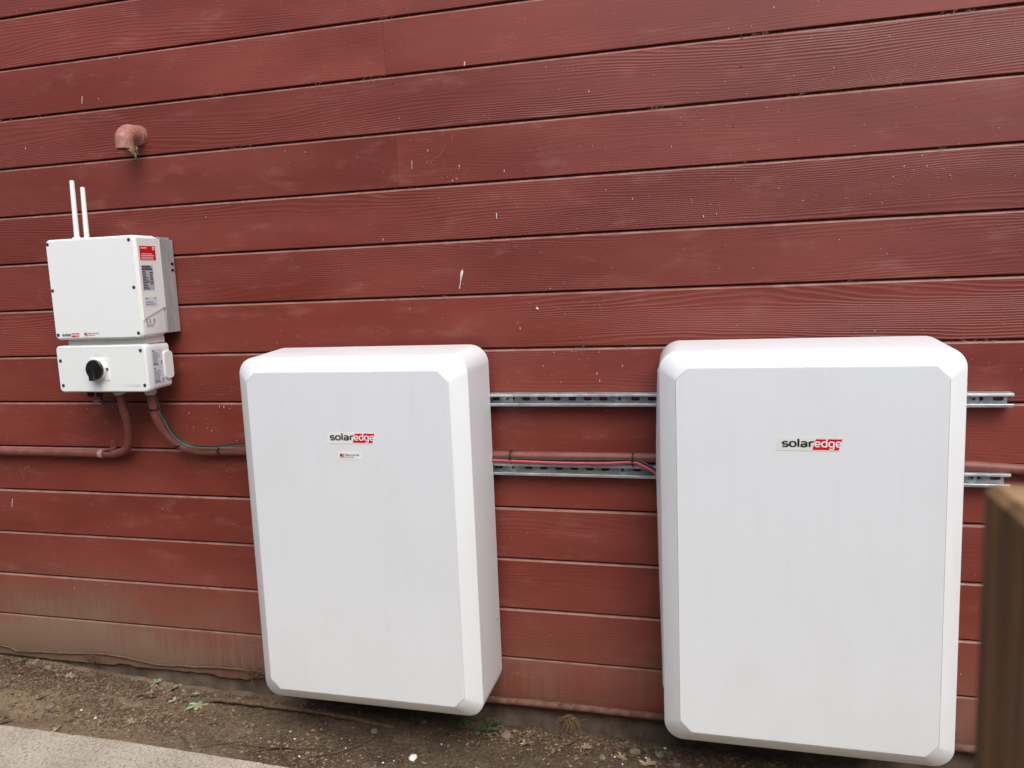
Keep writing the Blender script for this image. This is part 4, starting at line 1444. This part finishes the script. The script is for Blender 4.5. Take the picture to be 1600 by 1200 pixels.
tuft(-2.500, -0.012, 0.085, 46, 0.018, 0.045, M_TWIG, 'tangle of dry roots hanging on the mud-caked wire', 31)
tuft(-1.745, -0.014, 0.085, 60, 0.020, 0.045, M_TWIG, 'tangle of dry roots where the wire meets a cabinet', 32, 0.2)
tuft(-0.520, -0.030, 0.050, 60, 0.014, 0.055, M_RUST, 'tuft of rusty straw hanging below the base pipe between the cabinets', 33, 0.9)
tuft(-0.520, -0.024, 0.098, 26, 0.050, 0.025, M_TWIG, 'loose dry stalks lying on top of the base pipe', 34, -0.2)

# cobwebs and grit in the board joints (one mass), pale flecks, droppings
mb = MB()
r = random.Random(8)
spots = [(-2.90, seam(2), 50, 0.05), (-2.70, seam(2), 60, 0.045), (-2.45, seam(2), 22, 0.03), (-1.72, seam(2), 26, 0.03), (-1.62, seam(3), 40, 0.03), (-1.32, seam(2), 18, 0.01), (-1.12, seam(2), 30, 0.018),
         (-1.06, seam(1), 30, 0.018), (-0.20, seam(3), 30, 0.02), (0.10, seam(2), 34, 0.03), (0.62, seam(2), 40, 0.022), (0.20, seam(3), 24, 0.02), (0.58, seam(4), 34, 0.006), (-1.0, seam(4), 20, 0.02),
         (-0.45, seam(7), 34, 0.008), (-0.90, seam(6), 24, 0.012), (0.05, seam(4), 12, 0.01), (0.35, seam(6), 20, 0.02), (-2.2, seam(4), 10, 0.02), (-0.30, seam(7), 14, 0.006), (0.68, seam(7), 34, 0.03)]
for x, z, n_, sp_ in spots:
    for i in range(int(n_ * 0.6)):
        p = Vector((x + r.gauss(0, sp_), -0.0012, z + r.gauss(-0.003, 0.006)))
        a_ = r.uniform(0, pi)
        L_ = r.uniform(0.003, 0.014)
        d = Vector((cos(a_) * L_, -r.uniform(0, 0.003), sin(a_) * L_ * 0.7))
        s_ = Vector((-sin(a_), 0, cos(a_))) * 0.00035
        mb.add([p - s_, p + d - s_, p + d + s_, p + s_], [(0, 1, 2, 3)])
for x, z, n_ in ((-2.80, 0.86, 16), (-2.72, 0.83, 12), (-1.86, 0.90, 6), (-0.42, 1.44, 8), (-2.86, 0.98, 4), (0.45, 2.05, 5), (-0.9, 1.95, 5), (0.60, 0.99, 6)):
    for i in range(n_):
        p = Vector((x + r.gauss(0, 0.05), -0.0026, z + r.gauss(0, 0.02)))
        a_ = r.uniform(0.2, pi - 0.2)
        bend = r.gauss(0, 0.5)
        for q in range(5):
            d = Vector((cos(a_) * 0.008, 0, sin(a_) * 0.006))
            s_ = Vector((-sin(a_), 0, cos(a_))) * 0.00028
            mb.add([p - s_, p + d - s_, p + d + s_, p + s_], [(0, 1, 2, 3)])
            p = p + d
            a_ += bend * 0.3
kind(tag(mb.build('cobweb', M_WEB), 'grey cobweb shreds and fluff caught in the gaps between siding boards', 'cobweb'), 'stuff')

mb = MB()
for i in range(420):
    if i < 230:
        x, z = r.uniform(-3.0, 1.0), r.uniform(0.3, 2.6)
    elif i < 320:
        x, z = 0.25 + r.gauss(0, 0.35), 2.1 + r.gauss(0, 0.25)
    else:
        cx_, cz_ = r.choice([(-1.83, 1.06), (-0.45, 1.26), (0.60, 1.80), (-0.6, 1.42), (-2.3, 1.10), (-0.9, 1.9)])
        x, z = cx_ + r.gauss(0, 0.06), cz_ + r.gauss(0, 0.05)
    if (z - SEAM0) % STEP < 0.014:
        continue
    s_ = r.uniform(0.0004, 0.0012)
    h_ = s_ * r.choice([1, 1, 1, 1.5, 2, 4])
    y_ = -0.0032
    n_ = 6
    mb.add([(x + cos(2 * pi * k / n_) * s_, y_, z + sin(2 * pi * k / n_) * h_) for k in range(n_)] + [(x, y_ - 0.0008, z)], [(k, (k + 1) % n_, n_) for k in range(n_)])
kind(tag(mb.build('pale_flecks', M_DROP), 'pale specks and splashes stuck to the siding', 'specks'), 'stuff')


def dropping(pts, label):
    y_ = -0.0030
    n_ = len(pts)
    left = [(x - w, y_, z) for x, z, w in pts]
    right = [(x + w, y_, z) for x, z, w in pts]
    ridge = [(x, y_ - 0.0012, z) for x, z, w in pts]
    mb_ = MB()
    mb_.add(left + ridge + right, [(i, i + 1, n_ + i + 1, n_ + i) for i in range(n_ - 1)] + [(n_ + i, n_ + i + 1, 2 * n_ + i + 1, 2 * n_ + i) for i in range(n_ - 1)])
    tag(mb_.build('bird_dropping', M_DROP, None, True, 60), label, 'dropping', 'white droppings on the siding')


dropping([(-0.8415, 1.5800, 0.0006), (-0.8425, 1.5750, 0.0040), (-0.8440, 1.5680, 0.0046), (-0.8460, 1.5600, 0.0036), (-0.8490, 1.5450, 0.0016), (-0.8520, 1.5300, 0.0012), (-0.8545, 1.5200, 0.0022), (-0.8555, 1.5165, 0.0008)],
         'long white dropping streak on the board above the gap between cabinets')
dropping([(-0.5930, 1.4500, 0.0012), (-0.5930, 1.4470, 0.0038), (-0.5915, 1.4435, 0.0042), (-0.5910, 1.4405, 0.0010)], 'small white dropping blob above the gap between cabinets')
for (u0, z0_, u1, z1_, w, lab) in ((-0.998, 1.945, -0.9995, 1.915, 0.0010, 'thin white streak near the middle of the third full board'),
                                   (-0.8, 2.235, -0.802, 2.222, 0.0022, 'short white tick on a board near the top'),
                                   (-0.716, 1.757, -0.7165, 1.738, 0.0019, 'short white streak right of centre above the cabinets'),
                                   (-2.272, 2.27, -2.277, 2.243, 0.0014, 'thin white streak above the antennas'),
                                   (-2.826, 0.735, -2.832, 0.700, 0.0016, 'white vertical streak low on the wall at the far left')):
    dropping([(u0, z0_, w * 0.3), (u0 * 0.8 + u1 * 0.2, z0_ * 0.8 + z1_ * 0.2, w), (u0 * 0.4 + u1 * 0.6, z0_ * 0.4 + z1_ * 0.6, w * 0.6), (u0 * 0.1 + u1 * 0.9, z0_ * 0.1 + z1_ * 0.9, w * 0.9), (u1, z1_, w * 0.3)], lab)
